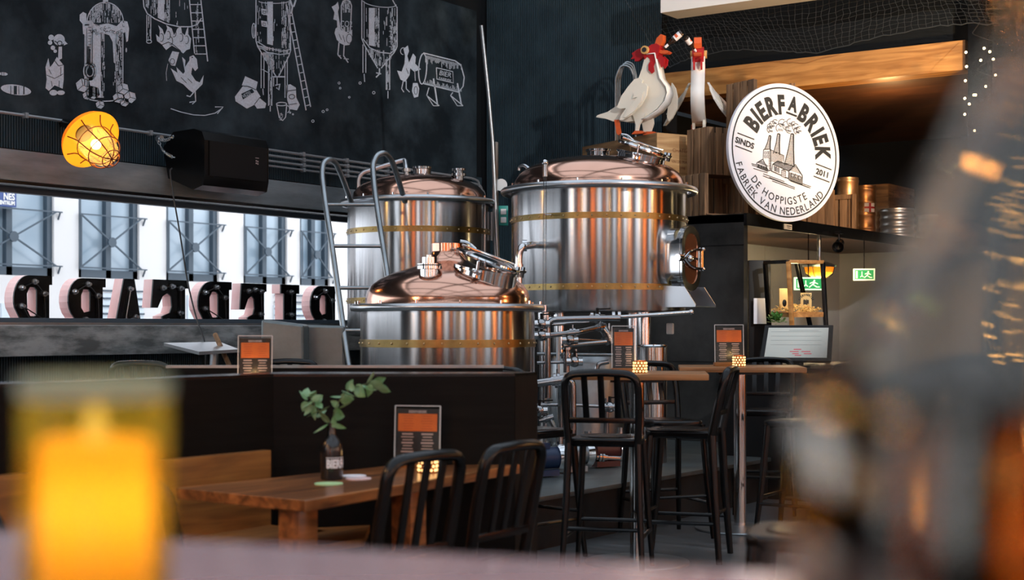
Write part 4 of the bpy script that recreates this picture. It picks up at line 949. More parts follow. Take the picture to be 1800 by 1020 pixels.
def box_crate(loc, size, rz, label, m_='pine', txt=None, group=None):
    L_, D_, H_ = size; t = thing('wine_crate', label, 'crate', loc, rz, group); th = .014
    for s_ in (-1, 1): MB().box((0, s_*(D_/2-th/2), H_/2), (L_, th, H_), bev=.002).build('long_side', M[m_], t)
    for s_ in (-1, 1): MB().box((s_*(L_/2-th/2), 0, H_/2), (th, D_-2*th, H_), bev=.002).build('end_board', M['pine_y'], t)
    MB().box((0, 0, H_-.006), (L_-2*th-.002, D_-2*th-.002, .012)).build('lid', M[m_], t)
    if txt:
        for (s, y, sz) in txt:
            m = MB(); put_text(m, s, lambda p: Vector((p[0], -D_/2-.0015, y+p[1])), sz, .001); m.build('stencil_text', mat('faded_stencil_ink', srgb(140, 95, 60), .8), t)
    return t
def base(px, py, z): return onZ(px, py, z)
YA = 0.0
# two rows: bottom row on the shelf, wine crates above it. room aligned (x along the mural wall)
ra = math.radians(-25); dxk = Vector((math.cos(ra), math.sin(ra), 0)); dyk = Vector((-math.sin(ra), math.cos(ra), 0))
def corner_crate(px, d, z, size, label, op, **k):
    c = P(px, 577, d)+dxk*size[0]/2+dyk*size[1]/2; return slat_crate((c.x, c.y, z), size, ra, label, None, op, **k)
corner_crate(1157, 13.80, ZS, (.50, .42, .37), 'slatted crate under the lit wine crate, hidden behind the largest kettle', 'y-')
corner_crate(1240, 13.30, ZS, (.50, .40, .385), 'open slatted crate lying on the shelf left of the round sign', 'y-')
corner_crate(1244, 13.50, ZS+.387, (.45, .32, .44), 'slatted crate standing just left of the round sign, above the open crate', 'z')
corner_crate(1326, 13.62, ZS+.83, (.50, .42, .455), 'topmost slatted crate behind the upper edge of the sign', 'y-', vert=True)
corner_crate(1330, 13.75, ZS, (.52, .40, .40), 'lower slatted crate hidden behind the middle of the sign', 'y-')
corner_crate(1330, 13.72, ZS+.402, (.50, .40, .42), 'middle slatted crate of the stack behind the sign', 'y-')
zt2 = ZS+.375
K_ = P(1155, 233, 13.78); A = K_.copy()
wcz = zt2
c_ = K_+dxk*.29+dyk*.22; box_crate((c_.x, c_.y, wcz), (.58, .44, A.z-wcz), ra, 'pale wine crate carrying the rooster figures, lit from the right', 'pine', [('CHATEAU', .26, .05), ('VIN DE FRANCE', .16, .035), ('1998', .10, .035)])
c_ = K_+dxk*.27+dyk*.90; box_crate((c_.x, c_.y, wcz), (.46, .88, A.z-wcz+.01), ra, 'long weathered wine crate left of the rooster crate', 'pine_y')
c_ = K_+dxk*.30+dyk*.95; slat_crate((c_.x, c_.y, ZS), (.50, .60, .37), ra, 'slatted crate below the long wine crate', None, 'y-')
# right of the sign
def at_front(px, dy, z=ZS): p = onY(px, 400, YS+dy); return Vector((p.x, YS+dy, z))
p_ = at_front(1455, .28); slat_crate((p_.x, p_.y, ZS), (.62, .40, .40), 0, 'dark open slatted crate right of the round sign', None, 'y-', vert=True)
def keg(loc, r, h, m_, label, group=None):
    t = thing('beer_keg', label, 'keg', loc, 0, group)
    pr = [(0, .03), (r*.85, .03), (r*.93, 0), (r*.97, .0), (r*.97, .06)]
    for k in range(4):
        z = .06+(h-.12)*k/3
        pr += [(r*.96, z), (r, z+.012), (r, z+.03), (r*.955, z+.045)]
    pr += [(r*.955, h-.05), (r*.97, h-.04), (r*.97, h), (r*.93, h), (r*.9, h-.04), (r*.3, h-.05), (0, h-.05)]
    MB().lathe(pr, (0,0,0), (0,0,1), 40).build('body', M[m_], t)
    m = MB(); m.cyl((0, 0, h-.05), (0,0,1), .035, .03, 16); m.build('valve', M['steel_pol'], t)
    return t
p_ = onY(1490, 405, YS+.24); keg((p_.x, p_.y, ZS), .118, .585, 'copper_lit', 'tall copper-coloured keg nearest the round sign')
p_ = onY(1521, 408, YS+.26); kg = keg((p_.x, p_.y, ZS), .118, .545, 'copper_lit', 'copper-coloured keg with a flag sticker')
m = MB()
def kd(u, v, o=.0): a = TH+PI+.2+u/.118; return Vector((math.cos(a)*(.1205+o), math.sin(a)*(.1205+o), .30+v))
for (u0, u1, v0, v1, mi) in ((-.06, .06, -.05, .05, 0),): m.add([kd(u0+(u1-u0)*i/6, v) for i in range(7) for v in (v0, v1)], [(2*i, 2*i+2, 2*i+3, 2*i+1) for i in range(6)])
st_ = m.build('flag_sticker', M['paper'], kg)
m = MB()
m.add([kd(-.06+.12*i/6, v, .001) for i in range(7) for v in (-.011, .011)], [(2*i, 2*i+2, 2*i+3, 2*i+1) for i in range(6)])
m.add([kd(-.012, -.05, .001), kd(.012, -.05, .001), kd(.012, .05, .001), kd(-.012, .05, .001)], [(0, 1, 2, 3)])
for s in (-1, 1): m.add([kd(-.06, s*.05, .001), kd(-.05, s*.05, .001), kd(.06, -s*.05, .001), kd(.05, -s*.05, .001)], [(0, 1, 2, 3)])
m.build('flag_cross', M['red'], st_)
p_ = onY(1577, 412, YS+.28); keg((p_.x, p_.y, ZS), .20, .36, 'keg', 'wide plain steel keg at the right end of the shelf, mostly blurred')
p_ = onY(1640, 412, YS+.28); keg((p_.x, p_.y, ZS), .20, .36, 'keg', 'steel keg right of the wide keg, behind the blurred bottle')
p_ = onY(1560, 350, YS+.55); box_crate((p_.x, p_.y, ZS+.0), (.85, .36, .66), 0, 'dark lit wine crate behind the steel kegs', 'crate_wood_x', [('HAUTERIVE', .52, .10)])
# small black spotlights
def spot(loc, to, label):
    t = thing('spotlight', label, 'spotlight', loc); d = (Vector(to)-Vector(loc)).normalized()
    m = MB(); m.lathe([(0, -.10), (.03, -.10), (.045, -.06), (.05, .05), (.058, .10), (.05, .10), (.04, .04), (0, .03)], Vector((0,0,0)), tuple(d), 24); m.build('housing', M['black_metal'], t)
    m = MB(); m.tube([(0, 0, 0), (0, 0, .12)], .012, 8); m.box((0, 0, .12), (.07, .07, .03)); m.build('mount', M['black_metal'], t)
    return t
s1 = onY(1443, 157, 6.3); s1.z = 3.69-.13-.0
spot((s1.x, s1.y, 3.56), (s1.x-1, s1.y-1.5, 2.4), 'small black spotlight under the brown ceiling above the sign')
s2 = P(1475, 432, 15.2)
spot(onY(1475, 430, YS-.10), P(1400, 600, 12), 'black spotlight hanging from the shelf front over the display')
# ---------------------------------------------------------------- roosters
def rooster_fig(loc, rz, label, splay, group='rooster figures'):
    """plywood rooster, 1 m high; local x = forward, y = left"""
    t = thing('rooster_figure', label, 'rooster figure', loc, rz, group); S = 1.0
    def out(pts, y0, y1, name, m_, par=None, sm=False, sp=0):
        sgn = 1 if y0 > 0 else -1; tw = .45 if sp > .2 else 0; yo = lambda z, x=.16: (sp*max(0, .60-z)+tw*max(0, .16-x)*min(1, max(0, (.62-z)/.28))*(1 if sp else 0))*sgn
        m = MB(); m.prism(pts, lambda p: Vector((p[0], y0+yo(p[1], p[0]), p[1])), lambda p: Vector((p[0], y1+yo(p[1], p[0]), p[1]))); return m.build(name, M[m_], par or t, smooth=sm)
    body = [(.22, .76), (.245, .66), (.26, .58), (.31, .50), (.33, .42), (.30, .34), (.22, .26), (.10, .19), (-.02, .15), (-.14, .145), (-.25, .17), (-.30, .16), (-.40, .20), (-.52, .225), (-.50, .245), (-.38, .27), (-.26, .33), (-.13, .43), (-.05, .52), (.0, .60), (.04, .70), (.07, .80), (.10, .84), (.2, .84)]
    out(body, -.055, .055, 'body', 'cream')
    for i in range(0, 1):
        m = MB(); fr_ = [(.10, .86), (.20, .86), (.235, .70), (.262, .585), (.335, .49), (.352, .42), (.32, .325), (.235, .235), (.10, .165), (.04, .15)]
        vs = []; 
        for (x, z) in fr_: vs += [(x+.006, -.075, z), (x+.006, .075, z)]
        m.add(vs, [(2*k, 2*k+1, 2*k+3, 2*k+2) for k in range(len(fr_)-1)]); o = m.build('breast_strip', M['white_paint'], t); o.modifiers.new('s', 'SOLIDIFY').thickness = .012
    thigh = [(-.02, .20), (.12, .21), (.13, .12), (.10, .04), (.055, .0), (.02, .0), (.0, .10)]
    out(thigh, .045, .075, 'thigh', 'cream'); th2 = [(x-.22, z+.02) for x, z in thigh]
    out([(-.06, .22), (.10, .22), (.02, .10), (.0, .02), (-.03, .02), (-.02, .10)], -.075, -.045, 'thigh', 'cream')
    out([(.02, 0), (.15, .0), (.17, .012), (.14, .03), (.06, .035), (.03, .03)], .02, .10, 'foot', 'orange_paint'); out([(-.06, 0), (.07, .0), (.09, .012), (.06, .03), (-.02, .035)], -.10, -.03, 'foot', 'orange_paint')
    out([(-.27, .17), (-.22, .17), (-.19, .02), (-.22, .0), (-.24, .02)], -.10, -.075, 'leg', 'orange_paint')
    wing = [(.06, .60), (.10, .57), (.09, .54), (.13, .53), (.16, .50), (.15, .40), (.09, .30), (-.02, .20), (-.12, .155), (-.16, .16), (-.15, .20), (-.09, .28), (-.16, .28), (-.20, .30), (-.15, .42), (-.07, .52), (.0, .59)]
    feather = [(.10, .44), (.08, .34), (-.0, .24), (-.10, .18), (-.13, .18), (-.09, .26), (-.02, .34), (.03, .39), (-.03, .38), (-.01, .43)]
    for s in (-1, 1):
        out([(x-.02, z) for x, z in wing], s*.085, s*.11, 'wing', 'white_paint' if s > 0 else 'cream', sp=splay); out(feather, s*.112, s*.122, 'wing_feathers', 'cream', sp=splay)
    # far / near hanging wing tips
    hang = [(.30, .56), (.34, .50), (.36, .40), (.35, .28), (.29, .18), (.25, .15), (.23, .20), (.25, .34)]
    out(hang, .145, .17, 'wing_tip', 'cream', sp=splay) if splay < .2 else None
    # head
    hd = [(.08, .80), (.06, .86), (.10, .92), (.16, .955), (.22, .96), (.26, .93), (.25, .88), (.23, .82), (.21, .77), (.19, .72), (.15, .74), (.14, .80), (.11, .83)]
    out(hd, -.062, .062, 'face', 'red')
    out([(.10, .90), (.04, .94), (-.02, .93), (-.10, .89), (-.08, .86), (-.11, .83), (-.06, .83), (-.06, .80), (-.02, .80), (.02, .82), (.07, .86)], -.02, .02, 'comb', 'red')
    out([(.19, .96), (.21, 1.02), (.26, 1.06), (.285, 1.05), (.285, .99), (.26, .94), (.22, .93)], -.04, .04, 'upper_beak', 'orange_paint')
    out([(.24, .90), (.27, .885), (.33, .88), (.36, .86), (.33, .845), (.26, .85), (.23, .87)], -.04, .04, 'lower_beak', 'orange_paint')
    for s in (-1, 1): out([(.22, .82), (.27, .83), (.31, .79), (.30, .73), (.27, .70), (.25, .75)], s*.03, s*.05, 'wattle', 'red'); out([(.16, .78), (.19, .72), (.20, .66), (.17, .64), (.13, .68), (.13, .74)], s*.06, s*.075, 'wattle', 'red')
    for s in (-1, 1):
        m = MB(); m.cyl((.09, s*.06, .90), (0, s, 0), .045, .03, 24); e = m.build('eye', M['cork'], t)
        m = MB(); m.cyl((.09, s*.09, .90), (0, s, 0), .026, .008, 16); m.build('pupil', M['ink'], e)
    return t
def beer_bottle(tip, ax, L_, label, par=None):
    t = thing('beer_bottle', label, 'bottle', tip); k = L_/.24
    MB().lathe([(0, 0), (.012*k, 0), (.013*k, .012*k), (.0125*k, .075*k), (.028*k, .115*k), (.031*k, .13*k), (.031*k, .235*k), (.027*k, .24*k), (0, .24*k)], (0,0,0), tuple(ax), 28).build('glass', M['bottle_brown'], t)
    MB().lathe([(.0316*k, .145*k), (.0316*k, .218*k)], (0,0,0), tuple(ax), 28).build('label', M['paper'], t)
    MB().lathe([(.032*k, .162*k), (.032*k, .190*k)], (0,0,0), tuple(ax), 28, a0=0, a1=3.6).build('label_band', M['orange_paint'], t)
    MB().lathe([(.0135*k, .02*k), (.0135*k, .06*k)], (0,0,0), tuple(ax), 20).build('neck_label', M['paper'], t)
    return t
M['bottle_brown'] = mat('brown_bottle_glass', (.02,.010,.005,1), .08, spec=.8)
zr1 = A.z; d1 = (CH-zr1)/((235-CY)/FP)
R1 = P(1126, 234, 13.95); R1.z = zr1
rz1 = math.atan2(RT.y, RT.x)-.55   # forward: to the right and towards the camera
r1_ = rooster_fig(R1, rz1, 'large white rooster sculpture standing in profile, drinking from a raised bottle', .08)
r1_.scale = (.87, .87, .87)
f1 = Vector((math.cos(rz1), math.sin(rz1), 0))
b1 = beer_bottle(R1+f1*.24+UP*.79, (RT*.72+UP*.62-FW*.25).normalized(), .225, 'beer bottle held in the beak of the profile rooster')
R2 = P(1229, 236, 14.12); R2.z = zr1
rz2 = math.atan2(RT.y, RT.x)-1.75
r2_ = rooster_fig(R2, rz2, 'white rooster sculpture seen from the front, right of the profile one', .34)
f2 = Vector((math.cos(rz2), math.sin(rz2), 0)); r2_.scale = (.86, .86, .86)
b2 = beer_bottle(R2+f2*.20-RT*.01+UP*.77, (-RT*.50+UP*.62+f2*.5).normalized(), .20, 'beer bottle held in the beak of the front-facing rooster')
# ---------------------------------------------------------------- round sign
sc_ = P(1380, 268, 13.35); tha = math.radians(62)
su = (FW*math.cos(tha)+RT*math.sin(tha)).normalized(); sn_ = su.cross(UP).normalized()
if sn_.dot(FW) > 0: sn_ = -sn_
lean = math.radians(3); sv = (UP*math.cos(lean)-sn_*math.sin(lean)).normalized(); sn_ = su.cross(sv).normalized()
RS = .627
sign = thing('round_sign', 'round white brewery sign with black lettering, leaning on the crates', 'sign', sc_-sv*RS)
def SP(p, o=0): return sc_+su*(p[0]*RS)+sv*(p[1]*RS)+sn_*o
if (SP((0, 0), 1)-sc_).dot(FW) > 0: sn_ = -sn_
m = MB(); cl = [(math.cos(2*PI*k/96), math.sin(2*PI*k/96)) for k in range(96)]
m.prism(cl, lambda p: SP(p, .0), lambda p: SP(p, -.035)); m.build('disc', M['sign_white'], sign, world=True)
ring = MB(); r_o, r_i = .945, .925
ring.prism([[(r_o*x, r_o*y) for x, y in cl], [(r_i*x, r_i*y) for x, y in cl]], lambda p: SP(p, .003), lambda p: SP(p, .001)); ring.build('ring_line', M['ink'], sign, world=True)
ROLL = math.radians(-14.5)
def arc_text(mb, s, r, a_start, a_end, size, inward=False, bold=0, cx=1, spec=None):
    n = len(s)
    # advance widths
    W_ = []
    for ch in s:
        if ch == ' ': W_.append(.35); continue
        vs, _ = text_geo(ch, 1, bold, 1, 'LEFT'); W_.append(max(v[0] for v in vs)-min(v[0] for v in vs)+.13)
    tot = sum(W_); cur = 0
    for ch, w_ in zip(s, W_):
        f = (cur+w_/2)/tot; cur += w_; a = math.radians(a_start+(a_end-a_start)*f)
        if ch == ' ': continue
        vs, fs = text_geo(ch, 1, bold, 1, 'LEFT'); xm = (max(v[0] for v in vs)+min(v[0] for v in vs))/2
        er = Vector((math.cos(a), math.sin(a))); et = Vector((math.sin(a), -math.cos(a))) if not inward else Vector((-math.sin(a), math.cos(a)))
        up_ = er if not inward else -er; sz = size; low = 0
        if spec and ch == spec and cur/tot > .4 and cur/tot < .55: sz = size*.78; low = .07
        mb.add([SP(tuple(er*r+up_*(low+v[1]*sz)+et*((v[0]-xm)*sz*cx)), .003) for v in vs], fs)
        if low: 
            q = [(-.10, .0), (.10, .0), (.10, .028), (-.10, .028)]; mb.add([SP(tuple(er*r+up_*v[1]+et*v[0]), .003) for v in q], [(0, 1, 2, 3)])
m = MB(); arc_text(m, 'BIERFABRIEK', .565, 154, -8, .37, bold=.05, cx=.70, spec='A')
arc_text(m, 'DE HOPPIGSTE', .755, 212, 301, .155, inward=True, bold=.006, cx=.88)
arc_text(m, 'FABRIEK VAN NEDERLAND', .905, 192, 320, .155, inward=True, bold=.006, cx=.88)
def rot2(x, y, a): return (x*math.cos(a)-y*math.sin(a), x*math.sin(a)+y*math.cos(a))
for s, cx_, cy_ in (('SINDS', -.715, .10), ('2011', .675, -.265)):
    put_text(m, s, lambda p: SP((cx_+rot2(p[0], p[1]-.045, ROLL)[0], cy_+rot2(p[0], p[1]-.045, ROLL)[1]), .003), .118, .004, 1.05)
    for dy in (-.095, .095):
        q = [rot2(x, y+dy, ROLL) for x, y in ((-.15, -.008), (.15, -.008), (.15, .008), (-.15, .008))]
        m.add([SP((cx_+a, cy_+b_), .003) for a, b_ in q], [(0, 1, 2, 3)])
m.build('lettering', M['ink'], sign, world=True, smooth=False)
# the engraved brewery: traced in the sign's own plane (unit disc, origin centre)
fm = MB(); fw_ = MB()
def sp_(x, y): return ((x-412)/373, -(y-515)/463)
def sl(pts, w=.010, mb=None, close=False, o=.003):
    mb = mb or fm; pts = [Vector(sp_(*p)) for p in pts]
    if close: pts.append(pts[0])
    vs = []; n = len(pts)
    for i in range(n):
        t_ = (pts[min(i+1, n-1)]-pts[max(i-1, 0)]).normalized(); nn = Vector((-t_.y, t_.x))*w/2; vs += [SP(pts[i]+nn, o), SP(pts[i]-nn, o)]
    mb.add(vs, [(2*i, 2*i+1, 2*i+3, 2*i+2) for i in range(n-1)])
def sf(pts, mb=None, o=.003):
    mb = mb or fm; q = [sp_(*p) for p in pts]; tri = tessellate_polygon([[Vector((a, b_, 0)) for a, b_ in q]]); mb.add([SP(p, o) for p in q], [tuple(t_) for t_ in tri])
for (x0, y0, x1, y1, w0, w1) in ((313, 412, 292, 504, 6, 17), (372, 395, 352, 527, 8, 20), (464, 388, 435, 600, 9, 32)):
    L0_, R0_, L1_, R1_ = (x0-w0, y0), (x0+w0, y0), (x1-w1, y1), (x1+w1+2, y1+8)
    sl([L0_, ((L0_[0]+L1_[0])/2+4, (y0+y1)/2), L1_], .012); sl([R0_, ((R0_[0]+R1_[0])/2-2, (y0+y1)/2), R1_], .020); sl([L0_, R0_], .02)
    n = int((y1-y0)/8)
    for k in range(1, n):
        f = k/n; xa = L0_[0]+(L1_[0]-L0_[0])*f; xb = R0_[0]+(R1_[0]-R0_[0])*f; yy = y0+(y1-y0)*f; sl([(xa, yy+3), ((xa+xb)/2, yy+5), (xb, yy)], .008)
R_ = random.Random(4)
for (x, y, r) in ((320, 370, 24), (335, 335, 22), (318, 350, 20), (352, 318, 18), (385, 355, 30), (400, 320, 26), (430, 335, 30), (455, 310, 24), (445, 360, 24), (490, 340, 24), (515, 355, 22), (500, 365, 24), (475, 320, 16)):
    a0 = R_.uniform(90, 160); sl([(x+r*math.cos(math.radians(a)), y-r*math.sin(math.radians(a))) for a in range(int(a0)-60, int(a0)+150, 18)], .009)
    for k in range(5): sl([(x-r*.5+k*r*.22, y+r*.1), (x-r*.4+k*r*.22, y+r*.65)], .006)
# tower, hall, annex
sl([(268, 506), (315, 502), (312, 640)], .012); sl([(268, 506), (262, 575)], .010); sl([(262, 575), (296, 648), (312, 640)], .012); sl([(315, 505), (402, 538), (400, 580)], .012)
for k in range(9): sl([(316, 515+k*8), (402-k*2, 545+k*6)], .006)
for k in range(12): sl([(299, 520+k*11), (312, 518+k*11)], .012)
for (x, y) in ((274, 520), (290, 518), (272, 545), (288, 543)): sl([(x, y), (x+8, y-1), (x+8, y+17), (x, y+18)], .008, close=True)
sl([(218, 600), (258, 572), (262, 575)], .012); sl([(218, 600), (218, 625), (292, 650)], .012)
for k in range(10): sl([(222+k*7, 598+k*2.5-3), (250+k*5, 578+k*4)], .008)
for (x, y) in ((228, 608), (246, 614), (262, 620), (276, 625)): sl([(x, y), (x+6, y+2), (x+6, y+16), (x, y+14)], .010, close=True)
for k in range(7): sl([(222, 604+k*3.5), (290, 626+k*3.5)], .004)
sl([(312, 645), (428, 690)], .014); sl([(325, 600), (318, 645)], .010); sl([(325, 600), (432, 640), (428, 690)], .012); sl([(325, 600), (358, 578), (478, 606), (432, 640)], .012)
for k in range(16): sl([(330+k*6.5, 601+k*2.4), (360+k*7.4, 580+k*1.6)], .009)
for x in (334, 346, 360): y = 612+(x-334)*.35; sl([(x, y), (x+7, y+2.5), (x+7, y+34), (x, y+32)], .010, close=True)
sf([(380, 640), (386, 632), (398, 630), (408, 636), (412, 645), (410, 690), (380, 678)])
for k in range(4): sl([(386+k*6, 636), (385+k*6, 684)], .006, mb=fw_, o=.0045)
for k in range(3): sl([(380, 645+k*12), (411, 655+k*12)], .006, mb=fw_, o=.0045)
sl([(432, 640), (478, 592), (523, 665)], .016); sl([(432, 640), (430, 698), (520, 725), (523, 665)], .014)
for k in range(12): sl([(434, 648+k*4.3), (520, 674+k*4.3)], .005)
for k in range(5): sl([(440+k*7, 632-k*7), (516-k*6, 652-k*9)], .006)
for (x, y) in ((448, 648), (472, 654), (496, 662)): sf([(x, y), (x+14, y+4), (x+14, y+36), (x, y+32)]); sl([(x+7, y+4), (x+7, y+33)], .008, mb=fw_, o=.0045); sl([(x+1, y+18), (x+13, y+21)], .008, mb=fw_, o=.0045)
for (a, b_) in (((185, 605), (215, 612)), ((188, 615), (214, 622)), ((196, 636), (290, 660)), ((260, 668), (400, 712)), ((258, 682), (470, 748)), ((318, 712), (468, 758)), ((440, 705), (560, 742)), ((520, 718), (580, 736)), ((500, 722), (575, 745)), ((300, 690), (420, 730))): sl([a, b_], .010)
fm.build('brewery_drawing', M['ink'], sign, world=True, smooth=False); fw_.build('brewery_drawing_gaps', M['sign_white'], sign, world=True, smooth=False)
# price tag on the fascia
tg = onY(1385, 399, YS-.035); t = thing('shelf_label', 'small printed label on the black shelf edge below the sign', 'label', tg)
MB().box((0, 0, 0), (.17, .006, .05)).build('card', M['paper'], t)
MB().box((.02, -.004, .008), (.10, .002, .008)).box((.02, -.004, -.01), (.08, .002, .006)).build('print', M['ink'], t)
# netting in front of the black band
m = MB(); nx, nz = 96, 30; g = []
R_ = random.Random(11)
for j in range(nz+1):
    row = []
    for i in range(nx+1):
        u_, v_ = i/nx, j/nz
        yy = 8.1-6.6*u_ if True else 0; zt_ = 5.3; zbm = 3.97+.10*abs(math.sin(u_*9))*.5
        edge = max(0, (1-v_)) ; z = zbm+(zt_-zbm)*v_
        yy -= (1-v_)*.95*(1-u_)**3
        sag = .05*math.sin(u_*14+v_*3)+.03*math.sin(v_*9+u_*5); x = XR-.20-.10*math.sin(PI*v_)*(.6+.4*math.sin(u_*11))
        row.append(Vector((x, yy+.012*R_.uniform(-1, 1)+.04*math.sin(v_*8+u_*20), z+sag*.8+.010*R_.uniform(-1, 1))))
    g.append(row)
for j in range(nz+1): m.tube(g[j], .0015 if 0 < j < nz else .005, 4, cap=False)
for i in range(nx+1): m.tube([g[j][i] for j in range(nz+1)], .0015 if 0 < i < nx else .004, 4, cap=False)
tag(m.build('bird_net', M['netting']), 'sagging grey bird net hung in front of the black band above the timber beam', 'net')
# ================================================================ ALCOVE AND COUNTER
c0 = P(1316, 640, 11.9)
ct = thing('bar_counter', 'dark bar counter behind the far bar table carrying the touch screen', 'counter', (13.6, 5.05, 0))
MB().box((13.4, 4.97, .50), (5.2, .92, 1.0)).build('body', M['black_soft'], ct, world=True)
MB().box((13.4, 4.97, 1.02), (5.24, .96, .04), bev=.005).build('countertop', M['black_wood'], ct, world=True)
# touch screen till
d_ = 11.7; tc_ = P(1398, 632, d_); mon = thing('touch_screen', 'black touch-screen till with a pale lit display on the counter', 'screen', (tc_.x, tc_.y, 1.04), 0)
mu = (RT*.97-FW*.24).normalized(); mn = UP.cross(mu).normalized(); 
if mn.dot(FW) > 0: mn = -mn
tl = math.radians(32); mv = (UP*math.cos(tl)-mn*math.sin(tl)).normalized(); mo = mu.cross(mv).normalized()
if mo.dot(FW) > 0: mo = -mo
mc = P(1400, 603, d_); W2, H2 = .272, .165
def MPm(x, y, o=0): return mc+mu*x+mv*y+mo*o
rr_ = [(-W2-.01, -H2), (W2, -H2), (W2+.012, H2), (-W2+.02, H2)]
m = MB(); m.prism([rr_], lambda p: MPm(p[0], p[1], .0), lambda p: MPm(p[0]*.97, p[1]*.95, -.045)); m.build('casing', M['black_soft'], mon, world=True)
m = MB(); q = [(-W2+.025, -H2+.028), (W2-.035, -H2+.028), (W2-.025, H2-.025), (-W2+.05, H2-.025)]; m.add([MPm(a, b_, .002) for a, b_ in q], [(0, 1, 2, 3)]); sc1 = m.build('display', M['screen'], mon, world=True)
m = MB()
for y in (.10, .06, .02, -.02): m.add([MPm(-W2+.07, y, .003), MPm(W2-.08, y, .003), MPm(W2-.08, y+.0025, .003), MPm(-W2+.07, y+.0025, .003)], [(0, 1, 2, 3)])
m.add([MPm(-.06, .113, .003), MPm(.17, .113, .003), MPm(.17, .117, .003), MPm(-.06, .117, .003)], [(0, 1, 2, 3)]); m.build('grid_lines', M['screen_grey'], mon, world=True)
m = MB()
for (x, y, w_) in ((-.02, -.065, .06), (-.05, -.085, .07), (.04, -.085, .07), (-.03, -.105, .05), (.06, -.105, .06), (-.01, -.12, .05)): m.add([MPm(x, y, .003), MPm(x+w_, y, .003), MPm(x+w_, y+.007, .003), MPm(x, y+.007, .003)], [(0, 1, 2, 3)])
m.build('red_marks', M['screen_red'], mon, world=True)
MB().bar((tc_.x, tc_.y, 1.04), mc-mo*.05, .10, .08).cyl((tc_.x, tc_.y, 1.042), (0,0,1), .12, .02).build('stand', M['black_soft'], mon, world=True)
# white sheet and black board at the left of the alcove
pc = P(1338, 547, 13.27)
t = thing('paper_sheet', 'blank white sheet of paper pinned upright beside the small plant', 'paper', pc-UP*.115)
MB().bar(pc-UP*.115, pc+UP*.115, .135, .004, hint=tuple(-FW)).build('sheet', M['paper'], t, world=True)
tag(MB().box(P(1333, 560, 13.4), (.16, .2, 1.05), rz=TH, bev=.01).build('dark_cabinet', M['black_soft']), 'dark narrow cabinet at the left of the alcove under the shelf', 'cabinet')
# A-frame display lantern
fd = 12.9
fr0 = thing('display_lantern', 'tall black and wooden glazed display stand with wood shavings and cards inside', 'display stand', (P(1412, 630, fd).x, P(1412, 630, fd).y, 1.04))
F_ = lambda px, py, dd=0: P(px, py, fd+dd)
tops = [F_(1386, 460, -.10), F_(1446, 461, .05), F_(1400, 460, .35), F_(1345, 462, .25)]
bots = [F_(1392, 575, -.16), F_(1452, 574, .0), F_(1424, 572, .45), F_(1352, 573, .30)]
lnm = ['oak_beam', 'black_metal', 'black_metal', 'black_metal']
for a, b_, mm in zip(tops, bots, lnm):
    b_ = a+(b_-a)*((1.042-a.z)/(b_.z-a.z)); MB().bar(a, b_, .035, .035, bev=.004).build('leg', M[mm], fr0, world=True)
for i in range(4):
    a, b_ = tops[i], tops[(i+1) % 4]; MB().bar(a, b_, .045, .03, bev=.004).build('top_rail', M['oak_beam' if i == 0 else 'black_metal'], fr0, world=True)
sh = [t_.lerp(b_, .80) for t_, b_ in zip(tops, bots)]
m = MB(); m.add([*[p+UP*.012 for p in sh], *[p-UP*.03 for p in sh]], [(0, 1, 2, 3), (7, 6, 5, 4), (0, 1, 5, 4), (1, 2, 6, 5), (2, 3, 7, 6), (3, 0, 4, 7)]); m.build('tray', M['oak_beam'], fr0, world=True, smooth=False)
for i in (0, 3):
    a, b_, c_, e_ = tops[i], tops[(i+1) % 4], sh[(i+1) % 4], sh[i]; m = MB(); m.add([a, b_, c_, e_], [(0, 1, 2, 3)]); m.build('glass_panel', M['clear'], fr0, world=True)
m = MB(); R_ = random.Random(5)
for k in range(220):
    u_, v_ = R_.random(), R_.random(); p = sh[0].lerp(sh[1], u_).lerp(sh[3].lerp(sh[2], u_), v_)+UP*(.015+R_.random()*.06*(1-abs(u_-.5)))
    a = R_.uniform(0, PI); dv = Vector((math.cos(a), math.sin(a), R_.uniform(-.5, .8))).normalized(); m.tube([p, p+dv*.018+UP*.006, p+dv*.034], .0028, 4)
sv_ = m.build('wood_shavings', mat('pale_wood_shavings', srgb(225, 185, 110), .7), fr0, world=True); sv_['kind'] = 'stuff'
light('display_lamp', 'POINT', (tops[0]+tops[2])/2-UP*.08, 5, (1, .72, .35), .05)
def card(px, py, dd, w_, h_, tilt, label, txt=True, parent=fr0):
    c = F_(px, py, dd); R = Matrix.Rotation(TH-PI/2+tilt, 3, 'Z'); t = thing('display_card', label, 'card', c-UP*h_/2)
    MB().box(c, (w_, .012, h_), R=R, bev=.001).build('board', mat('light_wood_card', srgb(225, 190, 125), .6), t, world=True)
    if txt:
        m = MB(); s = 'BIERFABRIEK'
        for i, ch in enumerate(s):
            a = math.radians(165-150*i/(len(s)-1)); vs, fs = text_geo(ch, .028, .001, .8); 
            m.add([c+R@Vector((math.cos(a)*.05+v[0]*math.sin(a)+v[1]*math.cos(a), -.009, -.01+math.sin(a)*.05-v[0]*math.cos(a)+v[1]*math.sin(a))) for v in vs], fs)
        for i in range(6): m.box(c+R@Vector((-.02+.008*i, -.008, -.02+.004*(i % 2))), (.006, .004, .05-.006*(i % 3)), R=R)
        m.build('print', M['ink'], t, world=True)
card(1417, 528, .10, .095, .13, -.15, 'small wooden card with arched brewery lettering inside the display stand')
card(1377, 524, .16, .085, .17, .35, 'plain pale card in the left pane of the display stand', False)
m = MB(); c = F_(1379, 533, .05); m.sphere(c, .03, 12, 8, (1, .5, 1.1)); tag(m.build('dark_coaster', M['black_soft']), 'dark round object in front of the plain card in the display stand', 'coaster')
